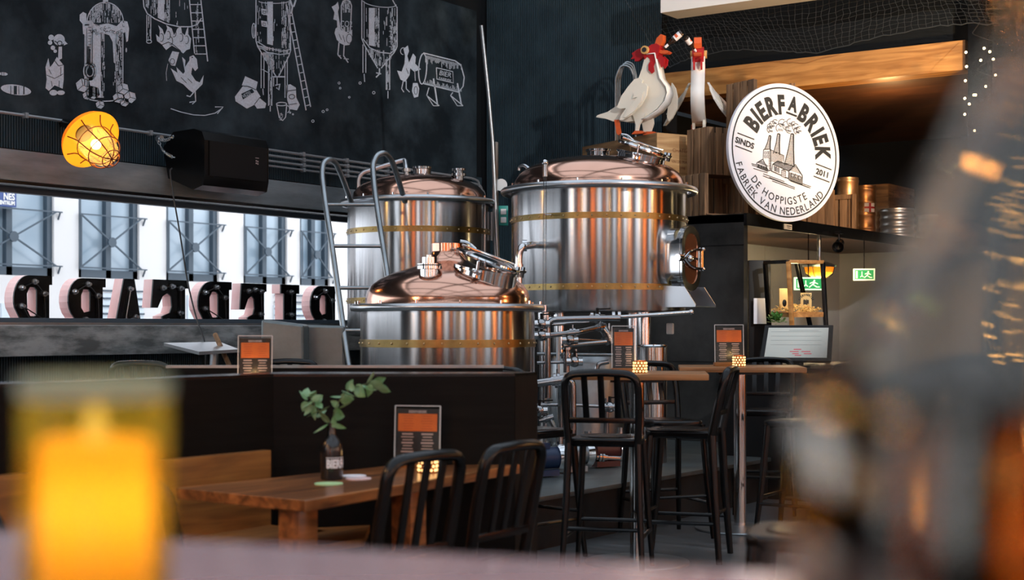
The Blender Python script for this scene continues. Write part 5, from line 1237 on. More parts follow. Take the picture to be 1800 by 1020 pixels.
# exit signs; the second is put in for a reflection in the display glass
def exit_sign(px, py, d, w_, h_, tilt, label, bent=False):
    c = P(px, py, d); a = TH-PI/2+tilt; R = Matrix.Rotation(a, 3, 'Z'); t = thing('exit_sign', label, 'exit sign', c-UP*h_/2)
    B_ = lambda m, x, z, sx, sz, y=-.016, rot=0: m.box(c+R@Vector((x*w_, y, z*h_)), (sx*w_, .003, sz*h_), R=R@Matrix.Rotation(rot, 3, 'Y'))
    MB().box(c, (w_+.02, .03, h_+.02), R=R, bev=.003).build('casing', M['exit_white'], t, world=True)
    MB().box(c-R@Vector((0, .010, 0)), (w_*.95, .014, h_*.92), R=R).build('green_panel', M['exit_green'], t, world=True)
    m = MB(); B_(m, -.38, 0, .09, .72, -.019); B_(m, -.12, .06, .035, .5, -.019); B_(m, -.16, -.18, .035, .24, -.019, .8); B_(m, -.08, -.18, .035, .24, -.019, -.8)
    m.cyl(c+R@Vector((.20*w_, -.017, .28*h_)), tuple(R@Vector((0, -1, 0))), .085*h_, .004, 14)
    B_(m, .17, .02, .07, .36, -.019, .4); B_(m, .10, .10, .16, .09, -.019, -.4); B_(m, .27, .05, .14, .09, -.019, .4); B_(m, .07, -.20, .17, .10, -.019, -.7); B_(m, .24, -.22, .10, .10, -.019, .5); B_(m, .33, -.30, .14, .09, -.019, 0)
    m.build('running_figure', M['exit_white'], t, world=True)
    top = c.copy(); top.z = 2.31; MB().tube([c+UP*h_*.4, top], .006, 6).build('hanging_rod', M['black_metal'], t, world=True); return t
exit_sign(1519, 483, 15.6, .205, .105, -.1, 'green emergency exit sign on the wall right of the display stand')
exit_sign(1421, 499, 14.7, .275, .108, .12, 'larger green exit sign standing in for a reflection in the display stand glass')
# caged ceiling lamp in the alcove
L1_ = P(1440, 470, 15.0); lt = thing('ceiling_lamp', 'lit yellow caged bowl lamp hanging in the alcove behind the display stand', 'lamp', L1_)
m = MB(); m.lathe([(0, -.11), (.07, -.10), (.13, -.06), (.155, 0), (.15, 0), (.125, -.055), (.0, -.10)], L1_, (0,0,1), 32); m.build('lamp_shade', M['amber_shade'], lt, world=True)
m = MB(); m.lathe([(.16, .0), (.17, .02), (.10, .05), (.04, .06), (0, .06)], L1_, (0,0,1), 32); m.tube([L1_+UP*.05, Vector((L1_.x, L1_.y, 2.31))], .02, 10); m.build('lamp_fitting', M['steel_dull'], lt, world=True)
m = MB(); m.sphere(L1_-UP*.02, .035); m.build('bulb', M['bulb'], lt, world=True)
m = MB(); 
for k in range(4): a = PI*k/4; dv = Vector((math.cos(a), math.sin(a), 0)); m.tube([L1_+dv*.165, L1_+dv*.145-UP*.07, L1_+dv*.07-UP*.12, L1_-UP*.125, L1_-dv*.07-UP*.12, L1_-dv*.145-UP*.07, L1_-dv*.165], .0035, 5)
m.build('cage', M['black_metal'], lt, world=True)
light('ceiling_lamp_light', 'POINT', (0, 0, -.13), 110, (1, .72, .38), .04, parent=lt)
# small plant on the counter
def leafy(mb, c, d, L_, w_, n):
    d = Vector(d).normalized(); u, v, nn = frame(d); mb.add([c, c+d*L_*.4+u*w_, c+d*L_, c+d*L_*.4-u*w_, c+d*L_*.45+v*w_*.3], [(0, 1, 4), (1, 2, 4), (2, 3, 4), (3, 0, 4)])
t = thing('potted_plant', 'small bushy green plant beside the white paper on the counter', 'plant', (P(1365, 560, 12.5).x, P(1365, 560, 12.5).y, 1.04))
hz = P(1365, 575, 12.5).z-1.04
MB().lathe([(0, 0), (.05, 0), (.065, hz), (.055, hz), (0, hz-.01)], (0,0,0), (0,0,1), 20).build('pot', M['black_soft'], t)
m = MB(); R_ = random.Random(8)
for k in range(150):
    dv = Vector((R_.uniform(-1, 1), R_.uniform(-1, 1), R_.uniform(-.2, 1.2))).normalized(); leafy(m, Vector((0, 0, hz+.04))+dv*R_.uniform(.02, .075), dv+Vector((0, 0, .2)), .03, .012, 1)
m.build('foliage', M['basil'], t, smooth=False)

# ================================================================ BAR TABLES AND STOOLS
def bar_table(px, py, label, w_, dpt, rz, base_r=.30, h=1.10):
    p = onZ(px, py, 0); t = thing('bar_table', label, 'bar table', (p.x, p.y, 0), rz)
    MB().box((0, 0, h-.0175), (w_, dpt, .035), bev=.006).build('tabletop', M['bar_top'], t)
    m = MB(); m.cyl((0, 0, .02), (0,0,1), .042, h-.06, 28); m.build('column', M['steel_pol'], t)
    MB().lathe([(0, 0), (base_r, 0), (base_r+.004, .006), (base_r, .014), (.10, .026), (.06, .03), (0, .03)], (0,0,0), (0,0,1), 64).build('base_plate', M['steel_dull'], t)
    MB().box((0, 0, h-.045), (.30, .30, .018)).build('top_bracket', M['black_metal'], t)
    return t, p
t1, p1 = bar_table(1120, 990, 'near wooden bar table on a steel column, in front of the largest kettle', .80, .66, TH-PI/2-.10)
t2, p2 = bar_table(1301, 931, 'far wooden bar table on a steel column, in front of the touch screen', .82, .66, TH-PI/2-.10)
def stool(name, label, cat, sh_, bh, wd=.40, group=None, ring=True):
    t = thing(name, label, cat, (0, 0, 0), 0, group); k = wd/2; dp_ = .20
    out = [(-k, -dp_), (-k*.96, dp_*.3), (-k*.9, dp_*.8), (-k*.7, dp_), (0, dp_*1.06), (k*.7, dp_), (k*.9, dp_*.8), (k*.96, dp_*.3), (k, -dp_)]
    bm_ = MB(); bm_.prism([out], lambda p: Vector((p[0], p[1], sh_)), lambda p: Vector((p[0]*.98, p[1]*.98, sh_-.045))); s_ = bm_.build('seat', M['black_metal'], t); 
    bv = s_.modifiers.new('b', 'BEVEL'); bv.width = .012; bv.segments = 2; bv.limit_method = 'ANGLE'
    m = MB(); m.lathe([(0, .001), (.13, .003), (.15, .006), (.155, .004), (.155, .0)], (0, .0, sh_-.001), (0,0,1), 32); m.build('seat_dish', M['black_metal'], t)
    lean = .09
    for s in (-1, 1):
        MB().tube([(s*(k-.012), -dp_+.0, sh_-.02), (s*(k+.0), -dp_-.02, sh_*.5), (s*(k+.02), -dp_-.05, 0)], [.021, .019, .014], 10, asp=1.25).build('leg', M['black_metal'], t)
        MB().tube([(s*(k-.03), dp_-.035, sh_-.03), (s*(k-.01), dp_-.01, sh_*.5), (s*(k+.015), dp_+.03, 0)], [.020, .018, .013], 10, asp=1.25).build('leg', M['black_metal'], t)
    yb, yt = -dp_, -dp_-lean
    path = bend([(-(k-.012), yb, sh_-.03), (-(k+.0), (yb+yt)/2, (sh_+bh)/2), (-(k-.005), yt, bh-.012), (0, yt-.012, bh), ((k-.005), yt, bh-.012), (k, (yb+yt)/2, (sh_+bh)/2), (k-.012, yb, sh_-.03)], .07, 6)
    MB().tube(path, .0205, 10, asp=1.2).build('back_frame', M['black_metal'], t)
    MB().bar((-k+.01, yb-.03, sh_+.10), (k-.01, yb-.03, sh_+.10), .018, .030, bev=.005).build('lower_back_rail', M['black_metal'], t)
    for x in (-.085, 0, .085): MB().bar((x, yb-.028, sh_+.10), (x*1.05, yt-.006, bh-.005), .034, .013, bev=.003, hint=(0, 1, 0)).build('back_slat', M['black_metal'], t)
    if ring:
        for z, s4 in ((sh_*.36, ((-1, -1, 1, -1), (-1, 1, 1, 1))), (sh_*.30, ((-1, -1, -1, 1), (1, -1, 1, 1)))):
            for (a, b_, c_, d__) in s4: 
                f = 1-z/sh_; kk = k-.005+.018*f; dd = lambda q: (-dp_-.04*f) if q < 0 else (dp_-.03+.04*f)
                MB().tube([(a*kk, dd(b_), z), (c_*kk, dd(d__), z)], .011, 8).build('stretcher', M['black_metal'], t)
    return t
SB = stool('bar_stool', 'black metal bar stool nearest the camera at the near bar table, seen from behind', 'bar stool', .76, 1.12)
def face(dx, dy): return math.atan2(dy, dx)-PI/2      # rz that turns local +y to the direction
def fdir(fr_, rt_): v = FW*fr_+RT*rt_; return face(v.x, v.y)
def putz(px, d, z=0): p = P(px, 577, d); return Vector((p.x, p.y, z))
SB.location = putz(1070, 8.15); SB.rotation_euler = (0, 0, fdir(1, .22)); SB['group'] = 'black bar stools'
dup(SB, putz(936, 8.75), fdir(.8, .75), 'black bar stool half hidden behind the right end of the black partition')
dup(SB, putz(1200, 8.75), fdir(.30, -1), 'black bar stool right of the near bar table, its back edge-on')
dup(SB, putz(1172, 9.65), fdir(-.9, .35), 'black bar stool behind the near bar table, facing the camera')
dup(SB, putz(1408, 9.55), fdir(.55, -.9), 'black bar stool at the right of the far bar table, beside the blurred bottle')
dup(SB, putz(1345, 10.9), fdir(-1, -.2), 'black bar stool between the far bar table and the counter')
dup(SB, putz(528, 10.9), fdir(1, .12), 'black bar stool back showing behind the second partition, below the steel panels')
so = dup(SB, putz(267, 10.3), fdir(1, .05), 'grey-green bar stool back showing above the partition left of the tilted tabletop')
dup(SB, putz(1440, 4.35, 0), fdir(.3, -1), 'blurred black stool seat at the lower right beside the bottle')
# ---------------------------------------------------------------- low dining chairs
DC = stool('dining_chair', 'black metal dining chair in front of the vase table, left of the pair', 'chair', .45, .90, .41, None, True)
DC.location = (4.20, 3.56, 0); DC.rotation_euler = (0, 0, -.04); DC['group'] = 'black dining chairs'
dup(DC, (4.74, 3.56, 0), .03, 'black metal dining chair nearest the end of the partition, right of the pair')
dup(DC, putz(212, 4.5)+Vector((.29, 0, 0)), -PI/2, 'black chair at the left end of the table, half behind the glowing candle jar')
dup(DC, putz(-95, 3.85)+Vector((.29, 0, 0)), -PI/2, 'black chair back cut off by the left edge of the picture')

# ================================================================ PARTITIONS, BENCH, DINING TABLE
ZPt = 1.152
a0 = Vector((.6, 4.60, 0)); a1 = putz(480, 6.555); a1.y = 4.60; a2 = putz(905, 6.6); a3 = putz(944, 6.86)
t = thing('booth_partition', 'tall black wooden booth partition running behind the dining table', 'partition', (a1.x, a1.y, 0))
foot = [(a0.x, a0.y), (a1.x, a1.y), (a2.x, a2.y), (a3.x, a3.y), (a1.x+.25, a1.y+.17), (a0.x, a0.y+.15)]
m = MB(); m.prism([foot], lambda p: Vector((p[0], p[1], ZPt-.012)), lambda p: Vector((p[0], p[1], 0))); m.build('panel', M['black_wood'], t, world=True, smooth=False)
m = MB(); m.prism([foot], lambda p: Vector((p[0], p[1], ZPt)), lambda p: Vector((p[0], p[1], ZPt-.0118))); m.build('top_cap', M['black_metal'], t, world=True, smooth=False)
ed = (a3-a2).normalized(); nn_ = Vector((ed.y, -ed.x, 0)); 
m = MB(); m.add([a2+nn_*.002+UP*.01, a3+nn_*.002+UP*.01, a3+nn_*.002+UP*(ZPt-.015), a2+nn_*.002+UP*(ZPt-.015)], [(0, 1, 2, 3)]); m.build('end_face', M['panel_edge'], t, world=True, smooth=False)
# second partition
b0, b1 = putz(296, 8.0), putz(884, 8.0)
m = MB(); mid = (b0+b1)/2; dv = (b1-b0).normalized(); 
t = thing('booth_partition', 'second black partition behind the first, just in front of the nearest kettle', 'partition', (mid.x, mid.y, 0), TH-PI/2)
MB().box((0, 0, .57), ((b1-b0).length, .07, 1.14)).build('panel', M['black_wood'], t); MB().box((0, 0, 1.147), ((b1-b0).length+.01, .08, .014)).build('top_cap', M['steel_dull'], t)
# bench
t = thing('wooden_bench', 'brown plywood bench with upright back behind the dining table', 'bench', (3.3, 4.3, 0))
e1 = putz(492, 6.4)
MB().box(((e1.x+.8)/2, 4.545, .655), (e1.x-.8, .05, .34), bev=.004).build('backrest', M['bench_wood'], t, world=True)
MB().box(((e1.x+.8)/2, 4.37, .485), (e1.x-.8, .36, .03), bev=.004).build('seat', M['bench_wood'], t, world=True)
MB().box(((e1.x+.8)/2, 4.215, .235), (e1.x-.84, .03, .47)).build('front_panel', M['bench_wood'], t, world=True)
q = [putz(520, 6.30), putz(650, 6.42), putz(640, 6.0), putz(540, 5.8)]  # separate block for the right end of the bench seat
t = thing('bench_seat_end', 'right end of the plywood bench seat showing under the dining table', 'stool', ((q[0]+q[2])/2))
z_ = .50
m = MB(); m.add([p+UP*z_ for p in q]+[p+UP*(z_-.03) for p in q], [(0, 1, 2, 3), (7, 6, 5, 4), (0, 1, 5, 4), (1, 2, 6, 5), (2, 3, 7, 6), (3, 0, 4, 7)]); m.build('seat', M['bench_wood'], t, world=True, smooth=False)
m = MB(); m.add([p*.98+(q[0]+q[2])*.01+UP*(z_-.03) for p in q]+[p*.98+(q[0]+q[2])*.01 for p in q], [(0, 1, 5, 4), (1, 2, 6, 5), (2, 3, 7, 6), (3, 0, 4, 7)]); m.build('side_panels', M['panel_edge'], t, world=True, smooth=False)
# dining table
TZ = .75
tq = [onZ(537, 880, TZ), onZ(914, 816.5, TZ), onZ(690, 818, TZ), onZ(309, 858, TZ)]
dtb = thing('dining_table', 'oiled brown wooden dining table with the black vase on it', 'table', ((tq[0]+tq[2])/2).xy.to_3d())
def slab(q, z0, z1): 
    m = MB(); m.add([Vector((p.x, p.y, z1)) for p in q]+[Vector((p.x, p.y, z0)) for p in q], [(0, 1, 2, 3), (7, 6, 5, 4), (0, 1, 5, 4), (1, 2, 6, 5), (2, 3, 7, 6), (3, 0, 4, 7)]); return m
tt = slab(tq, TZ-.042, TZ).build('tabletop', M['table_wood'], dtb, world=True, smooth=False)
bv = tt.modifiers.new('b', 'BEVEL'); bv.width = .004; bv.segments = 2
cen = (tq[0]+tq[2])/2
def tin(u, v): return tq[0].lerp(tq[1], u).lerp(tq[3].lerp(tq[2], u), v)
for (u, v, w_) in ((.03, .12, .10), (.50, .12, .10)):
    p = tin(u, v); MB().box((p.x+.05, p.y+.04, (TZ-.045)/2), (w_, .10, TZ-.045), bev=.004).build('leg', M['table_wood'], dtb, world=True)
MB().box((tin(.36, .5).x, tin(.36, .5).y, TZ-.07), (.5, .08, .05)).build('under_rail', M['panel_edge'], dtb, world=True)
# menus
def menu(loc, rz, w_, h_, label, baseb=True, tilt=.06):
    t = thing('menu_stand', label, 'menu stand', loc, rz, None)
    z0 = .022 if baseb else 0
    if baseb: MB().box((0, 0, .0135), (w_*1.06, .06, .027), bev=.003).build('wooden_base', M['bench_wood'], t)
    R = Matrix.Rotation(-tilt, 3, 'X'); Q = lambda x, z, y=0: Vector((0, 0, z0))+R@Vector((x, y, z))
    def pl(name, x0, x1, za, zb_, y, th, m_, par=t): m = MB(); m.box(Q((x0+x1)/2, (za+zb_)/2, y), (x1-x0, th, zb_-za), R=R); return m.build(name, m_, par)
    pl('card', -w_/2+.006, w_/2-.006, .0, h_-.012, 0, .002, M['menu_black'])
    pl('acrylic_cover', -w_/2, w_/2, 0, h_, -.003, .0015, M['acrylic'])
    m = MB()
    for s in (-1, 1): m.box(Q(s*(w_/2), h_/2, -.001), (.004, .008, h_), R=R)
    m.box(Q(0, h_, -.001), (w_, .008, .004), R=R); m.build('acrylic_edge', M['acrylic_edge'], t)
    pl('orange_panel', -w_/2+.014, w_/2-.014, h_*.55, h_*.86, -.0015, .001, M['menu_orange'])
    m = MB(); f = lambda p: Q(p[0], h_*.875+p[1], -.0021); put_text(m, 'BIERFABRIEK', f, w_*.075, .001, .95)
    for r_ in range(9):
        for c_ in (-1, 1):
            z = h_*(.50-.052*r_); ln = w_*(.20+.10*((r_*7+c_*3) % 5)/5); x0 = c_*w_*.22; m.box(Q(x0, z, -.002), (ln, .0008, h_*(.018 if r_ % 3 else .028)), R=R)
    m.build('printed_lines', M['menu_text'], t)
    m = MB()
    for r_ in range(6):
        for c_ in (-1, 1): m.box(Q(c_*w_*.21, h_*(.82-.045*r_), -.0025), (w_*(.2+.1*((r_*5+c_) % 3)/3), .0006, h_*.010), R=R)
    m.build('brown_lines', M['menu_dtext'], t); return t
mz = fdir(1, 0)
mp_ = onZ(733, 822, TZ); mp_.z = TZ; 
menu(mp_, mz-.25, .205, .245, 'menu stand with orange panel on the dining table behind the left chair')
menu(Vector((*(P(1096, 577, 8.42).xy), 1.10)), mz-.05, .132, .245, 'menu stand on the near bar table')
menu(Vector((*(P(1282, 577, 9.9).xy), 1.10)), mz+.08, .195, .255, 'menu stand on the far bar table')
t3p = putz(470, 7.45)
t3, _ = bar_table(470, 577+CH*FP/7.35, 'high table hidden between the two partitions under the left menu stand', .7, .5, TH-PI/2, .25, 1.05)
menu(Vector((*(P(448, 577, 7.35).xy), 1.05)), mz+.02, .168, .245, 'menu stand standing between the partitions, left of the vase leaves')
# candle glasses with gilt mosaic
def votive(loc, label, k=1.0):
    t = thing('candle_holder', label, 'candle holder', loc)
    r_, h_ = .034*k, .068*k
    MB().lathe([(0, 0), (r_, 0), (r_*1.03, h_*.5), (r_, h_), (r_-.002, h_), (r_-.002, .004), (0, .004)], (0,0,0), (0,0,1), 24).build('glass', mat('mosaic_amber_glass', srgb(150, 80, 30), .25, .4), t)
    m = MB()
    for j in range(4):
        for i in range(12): a = 2*PI*(i+.5*(j % 2))/12; dv = Vector((math.cos(a), math.sin(a), 0)); m.sphere(dv*(r_*1.02)+UP*(h_*(.16+.22*j)), .0058*k, 6, 4)
    m.build('glowing_mosaic', emit('candle_lit_mosaic', (1, .55, .2, 1), 2.2), t)
    light('candle_light', 'POINT', (0, 0, h_+.015), .35, (1, .6, .25), .02, parent=t); return t
votive(Vector((*(P(1125, 577, 8.36).xy), 1.10)), 'glowing mosaic candle glass beside the menu on the near bar table', 1.05)
votive(Vector((*(P(1299, 577, 9.78).xy), 1.10)), 'glowing mosaic candle glass beside the menu on the far bar table', 1.1)
votive(Vector((*(P(437, 577, 7.25).xy), 1.05)), 'candle glass in front of the menu stand between the partitions')
votive(Vector((*(onZ(752, 831, TZ).xy), TZ)), 'candle glass in front of the menu stand on the dining table', 1.1)
# vase bottle with eucalyptus
vp = onZ(583, 843, TZ); vp.z = TZ
vs_ = thing('vase_bottle', 'black stoneware bottle used as a vase, lettered in white', 'vase', vp, TH-PI/2)
MB().lathe([(0, 0), (.041, 0), (.0445, .006), (.0445, .115), (.042, .135), (.032, .158), (.020, .172), (.0165, .182), (.016, .215), (.019, .218), (.019, .226), (.012, .227), (.011, .19), (0, .19)], (0,0,0), (0,0,1), 48).build('bottle', M['bottle_black'], vs_)
def vb(u, v, o=.0008): a = -PI/2+u/.0445; return Vector((math.cos(a)*(.0445+o), math.sin(a)*(.0445+o), v))
m = MB(); put_text(m, 'BIERFABRIEK', lambda p: vb(p[0], .058+p[1]), .036, .0012, .72, 'LEFT'); 
for v in m.v: pass
m = MB(); vs2, fs2 = text_geo('BIERFABRIEK', .046, .0022, .66, 'LEFT'); m.add([vb(v[0]-.016, .050+v[1]) for v in vs2], fs2)
m.add([vb(-.018+.10*i/10, z) for i in range(11) for z in (.088, .0905)], [(2*i, 2*i+2, 2*i+3, 2*i+1) for i in range(10)])
m.build('white_lettering', M['paper'], vs_)
eu = thing('eucalyptus_sprig', 'two leafy eucalyptus sprigs standing in the black vase bottle', 'plant sprig', vp+UP*.20)
dv_ = vp.dot(FW)
E = lambda px, py, dd=0: P(px, py, dv_+dd)
st1 = bend([vp+UP*.19, E(583, 745), E(588, 725), E(596, 705), (E(606, 690)), E(622, 682), E(645, 674), E(672, 678)], .05)
st2 = bend([vp+UP*.19, E(581, 745), E(573, 735), E(560, 722), E(548, 705), E(540, 690)], .05)
for s_ in (st1, st2): MB().tube(s_, .0022, 6).build('stem', M['stem'], eu, world=True)
R_ = random.Random(3)
def leaf(c, d, L_, w_, par):
    d = Vector(d).normalized(); side = d.cross(Vector((R_.uniform(-1, 1), R_.uniform(-1, 1), R_.uniform(-.3, 1)))).normalized(); nrm = d.cross(side); m = MB(); vs = []; n = 6
    for i in range(n+1):
        t_ = i/n; wv = w_*math.sin(PI*min(1, .08+t_*.92)**.8)*.98 if i < n else 0; p = Vector(c)+d*L_*t_+nrm*L_*.18*t_*t_
        vs += [p+side*wv+nrm*wv*.25, p, p-side*wv+nrm*wv*.25]
    m.add(vs, [f for i in range(n) for f in ((3*i, 3*i+3, 3*i+4, 3*i+1), (3*i+1, 3*i+4, 3*i+5, 3*i+2))]); return m.build('leaf', M['leaf'], par, world=True)
lf1 = [(572, 747, 26, 13, -14, 6), (592, 748, 26, 6, 26, 4), (574, 735, 24, 12, -18, -26), (588, 740, 18, 8, 4, -40), (592, 727, 22, 15, 18, 4), (600, 714, 20, 10, 12, -8), (590, 712, 18, 8, -16, -8), (603, 700, 24, 15, 12, 2), (598, 696, 20, 12, -20, -3), (606, 688, 22, 14, 16, 4), (612, 680, 18, 9, 8, -18), (618, 682, 14, 7, -4, -20), (628, 682, 26, 15, 10, 8), (640, 678, 26, 15, 12, 2), (646, 670, 24, 15, 6, -14), (655, 676, 26, 15, 18, 10), (660, 672, 22, 11, 18, -10), (650, 682, 20, 9, -6, 20), (668, 682, 22, 11, 16, 8)]
lf2 = [(560, 730, 20, 7, 12, -12), (566, 720, 18, 7, 18, -14), (556, 726, 20, 8, -14, 10), (552, 716, 22, 12, 2, 8), (560, 712, 16, 8, 10, 10), (546, 716, 20, 7, -10, 14), (545, 706, 20, 13, -8, 4), (552, 702, 18, 8, 14, -6), (540, 700, 18, 11, -4, -6), (548, 694, 18, 8, 10, -12), (538, 694, 16, 10, 2, -10), (545, 690, 16, 9, 8, -4), (558, 706, 16, 7, 10, -14), (538, 708, 16, 9, -2, 6)]
k_ = dv_/FP
for (x, y, L_, w_, dx, dy) in lf1+lf2: leaf(E(x-dx*.3, y-dy*.3, R_.uniform(-.03, .03)), RT*dx-UP*dy+FW*R_.uniform(-10, 10), L_*k_*1.2, w_*k_*.8, eu)
# coasters
def coaster(px, py, col, label, r_=.052, txt=None):
    p = onZ(px, py, TZ); o = MB().cyl((p.x, p.y, TZ), (0,0,1), r_, .003, 32).build('coaster', mat('coaster_'+str(px), col, .7)); tag(o, label, 'coaster'); return o
coaster(578, 851, srgb(165, 205, 150), 'pale green round coaster in front of the vase', .055)
coaster(630, 842, srgb(215, 190, 190), 'pinkish round coaster right of the vase', .052)
c2 = onZ(622, 839, TZ); tag(MB().cyl((c2.x, c2.y, TZ+.0035), (0,0,1), .050, .003, 32).build('coaster', M['paper']), 'white round coaster lying on top of the pinkish one', 'coaster')

# ================================================================ BEHIND THE PARTITIONS
# tilted grey tabletop with wooden legs
q = [P(288, 603, 10.6), P(386, 601, 10.9), P(420, 614, 10.3), P(350, 618.5, 9.9)]
t = thing('folding_table', 'grey flat tabletop with pale round legs in front of the concrete sill', 'table', putz(370, 10.4))
m = MB(); m.add([*q, *[p-UP*.022 for p in q]], [(0, 1, 2, 3), (7, 6, 5, 4), (0, 1, 5, 4), (1, 2, 6, 5), (2, 3, 7, 6), (3, 0, 4, 7)]); m.build('tabletop', M['steel_satin'], t, world=True, smooth=False)
MB().tube([P(378, 588, 10.6), P(398, 632, 10.45), P(420, 680, 10.3)], .018, 10).build('leg', M['crate_wood'], t, world=True)
MB().tube([P(377, 616, 10.4), P(373, 700, 10.4)], .03, 10).build('leg', M['steel_dull'], t, world=True)
# steel panels / sheet cabinets
def panel(pts, d, thick, label, m_='steel_dark'):
    P3 = [P(x, y, d) for x, y in pts]; base_ = (P3[0]+P3[2])/2; base_.z = min(p.z for p in P3)
    t = thing('steel_cabinet', label, 'cabinet', base_); m = MB(); zb_ = .0
    P3[2].z = zb_; P3[3].z = zb_
    m.add([*P3, *[p+FW*thick for p in P3]], [(0, 1, 2, 3), (7, 6, 5, 4), (0, 1, 5, 4), (1, 2, 6, 5), (2, 3, 7, 6), (3, 0, 4, 7)]); o = m.build('body', M[m_], t, world=True, smooth=False); bv = o.modifiers.new('b', 'BEVEL'); bv.width = .02; bv.segments = 3; return t
panel([(459, 562), (534, 571), (534, 640), (456, 640)], 11.3, .3, 'left of two dull steel cabinets below the window')
panel([(535, 571), (606, 573), (606, 640), (535, 640)], 11.6, .3, 'right of two dull steel cabinets, beside the ladder')

# ================================================================ RIGHT SIDE: fairy lights on the dark wall behind the bottle
sl_ = thing('fairy_light_string', 'string of tiny warm fairy lights hanging around the black post', 'string lights', P(1735, 640, 12.6))
R_ = random.Random(21); pts = []; y = 60
while y < 700: pts.append((1735+R_.uniform(-42, 48), y)); y += 16
w3 = [P(1722, -60, 13.3), P(1722, 40, 13.2)]+[P(x, y, 12.6+R_.uniform(-.1, .1)) for x, y in pts]
MB().tube(bend(w3, .08, 3), .003, 5).build('wire', M['rope'], sl_, world=True)
bl = [(1698, 92), (1699, 117), (1697, 142), (1724, 106), (1740, 91), (1730, 85), (1746, 104), (1750, 132), (1733, 152), (1712, 167), (1715, 167), (1696, 173), (1704, 183), (1696, 201), (1713, 230)]+[(R_.uniform(1705, 1790), R_.uniform(270, 650)) for k in range(40)]
proto = None
for (x, y) in bl:
    m = MB(); m.sphere(P(x, y, 12.55), .011, 8, 6); m.build('bulb', M['fairy'], sl_, world=True)

# ================================================================ FOREGROUND
FZ = 1.15
f0, f1 = onZ(-300, 918, FZ), onZ(1320, 1003, FZ)
dirf = (f1-f0).normalized(); nf = Vector((dirf.y, -dirf.x, 0))
if nf.dot(FW) > 0: nf = -nf
ft = thing('high_table', 'blurred pale pinkish table top in the foreground', 'table', ((f0+f1)/2+nf*.5).xy.to_3d())
q = [f0, f1+dirf*.15, f1+dirf*.15+nf*1.3, f0+nf*1.3]
slab(q, FZ-.04, FZ).build('tabletop', mat('pale_mauve_tabletop', srgb(200, 168, 172), .22, 0, var=.05, scale=2, coat=.9), ft, world=True)
cpt = sum(q, Vector())/4
for (u, v) in ((.1, .1), (.9, .1), (.1, .9), (.9, .9)):
    p = q[0].lerp(q[1], u).lerp(q[3].lerp(q[2], u), v); MB().box((p.x, p.y, (FZ-.04)/2), (.06, .06, FZ-.04)).build('leg', M['black_metal'], ft, world=True)
# candle jar
cj = P(168, 577, .86); cj.z = FZ
jar = thing('candle_jar', 'glowing amber candle in a green-tinted glass jar, blurred in the left foreground', 'candle jar', cj)
hj = CH-(662-577)/FP*.86-FZ; rj = .0425
MB().lathe([(0, 0), (rj*.86, 0), (rj*.93, .02), (rj, .06), (rj, hj), (rj-.002, hj), (rj-.002, .06), (rj*.9, .022), (0, .006)], (0,0,0), (0,0,1), 48).build('glass', tinted_shell('green_jar_glass', (.86, .80, .42, 1), (.42, .42, .12, 1), .22), jar)
MB().lathe([(rj+.0005, hj-.012), (rj+.0012, hj-.004), (rj+.0005, hj), (rj-.0025, hj), (rj-.0025, hj-.010)], (0,0,0), (0,0,1), 48).build('rim_reflection', mat('rim_reflection', srgb(125, 150, 135), .5), jar)  # pale ring standing in for reflections on the jar's rim
hc = CH-(770-577)/FP*.86-FZ
hl = CH-(885-577)/FP*.86-FZ
MB().lathe([(0, .008), (rj*.80, .008), (rj*.88, .03), (rj*.90, .06), (rj*.90, hc-.014), (rj*.84, hc-.003), (rj*.70, hc), (rj*.3, hc-.003), (0, hc-.004)], (0,0,0), (0,0,1), 40).build('glowing_wax', translucent('lit_amber_wax', (1, .60, .19, 1), .15), jar)
MB().lathe([(0, hc-.006), (.005, hc), (.007, hc+.006), (.004, hc+.014), (0, hc+.022)], (0, 0, 0), (0,0,1), 12).build('flame', emit('candle_flame', (1, .66, .36, 1), 1.3), jar)
light('candle_jar_light', 'POINT', (0, 0, hl), .145, (1, .74, .40), .016, parent=jar)
light('candle_flame_light', 'POINT', (0, 0, hc+.016), .06, (1, .7, .36), .008, parent=jar)
# champagne-shaped bottle at the right
bd = .45; bpnt = P(1832, 577, bd); bpnt.z = FZ
fb = thing('champagne_bottle', 'large dark glass bottle with long sloping shoulders, blurred in the right foreground', 'bottle', bpnt)
def hz_(y): return CH+(577-y)/FP*bd-FZ
po = [(0, 0), (.066, 0), (.074, .012), (.075, .05), (.0765, hz_(1060)), (.0778, hz_(960)), (.0772, hz_(900)), (.0760, hz_(810)), (.0742, hz_(730)), (.0700, hz_(660)), (.058, hz_(570)), (.050, hz_(480)), (.0415, hz_(400)), (.032, hz_(290)), (.0235, hz_(190)), (.0175, hz_(110)), (.0155, hz_(50)), (.015, hz_(-160)), (.019, hz_(-165)), (.019, hz_(-260)), (.0135, hz_(-262))]
pi_ = [(max(r-.003, .010), z) for r, z in reversed(po[3:-3])]+[(.06, .015), (0, .03)]
MB().lathe(po+pi_, (0,0,0), (0,0,1), 72).build('glass', glass('brown_bottle_glass_clear', (.56, .46, .32, 1), .015, 1.6), fb)
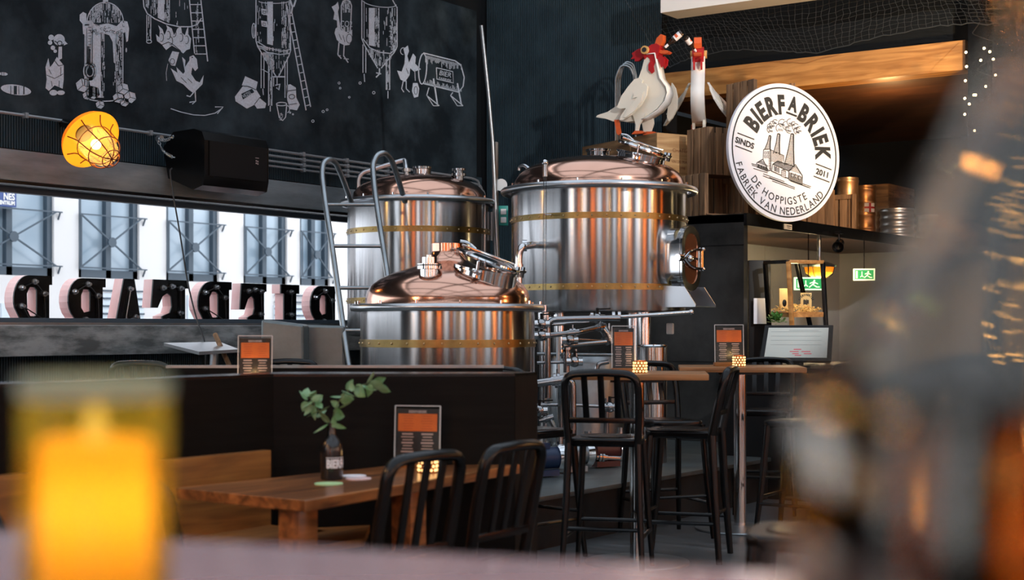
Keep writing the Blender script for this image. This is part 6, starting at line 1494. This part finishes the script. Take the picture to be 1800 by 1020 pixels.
MB().lathe([(0, .032), (.060, .018), (.0715, .05), (.0735, hz_(960)), (.0720, hz_(850)), (0, hz_(850))], (0,0,0), (0,0,1), 48).build('dark_contents', mat('dark_brown_liquid', (.006, .004, .003, 1), .1), fb)
# ================================================================ ADDED LIGHTS (unseen, behind and beside the camera)
pl = None
spots = [(1.0, 4.6, 2.5), (2.6, 6.6, 2.6), (-1.6, 3.2, 2.7), (2.0, -1.9, 2.6), (4.4, -2.6, 2.6), (6.9, -3.2, 2.6), (9.2, -2.4, 2.7), (-2.6, -1.0, 2.6), (-.6, -3.8, 2.8), (5.6, -5.2, 2.8), (11.4, .6, 3.0), (9.6, -5.6, 2.8)]  # unseen pendant lamps added for orange streaks in the steel
for i, (x, y, z) in enumerate(spots):
    if i == 0:
        pl = thing('added_pendant_lamp', 'unseen copper pendant lamp added behind the camera for warm reflections in the kettles', 'lamp', (x, y, z), 0, 'added copper pendant lamps')
        MB().lathe([(.02, .16), (.06, .15), (.13, .08), (.17, 0), (.165, 0), (.125, .075), (.05, .14)], (0,0,0), (0,0,1), 32).build('lamp_shade', M['copper'], pl)
        MB().sphere((0, 0, .03), .07).build('bulb', M['bulb_soft'], pl)
        MB().tube([(0, 0, .15), (0, 0, ZT-2.6)], .008, 6).build('cord', M['rope'], pl)
    else: dup(pl, (x, y, z))
for i, (x, y, z) in enumerate(spots): light('added_pendant_light', 'POINT', (x, y, z-.05), 26, (1, .55, .22), .09)
light('added_rooster_spot', 'SPOT', (7.0, -1.5, 5.6), 1600, (1, .96, .93), .08, aim((7.0, -1.5, 5.6), (12.9, 5.9, 3.2)), math.radians(40))  # unseen spot added to brighten the roosters and the sign
# warm lights without fixtures, added for the orange glow on beam and shelf
light('beam_spot', 'SPOT', (11.3, 2.6, 2.6), 330, (1, .66, .32), .06, aim((11.3, 2.6, 2.6), (13.3, 5.3, 3.85)), math.radians(62))
light('shelf_warm_light', 'POINT', (14.0, 5.2, 3.2), 22, (1, .55, .22), .08)
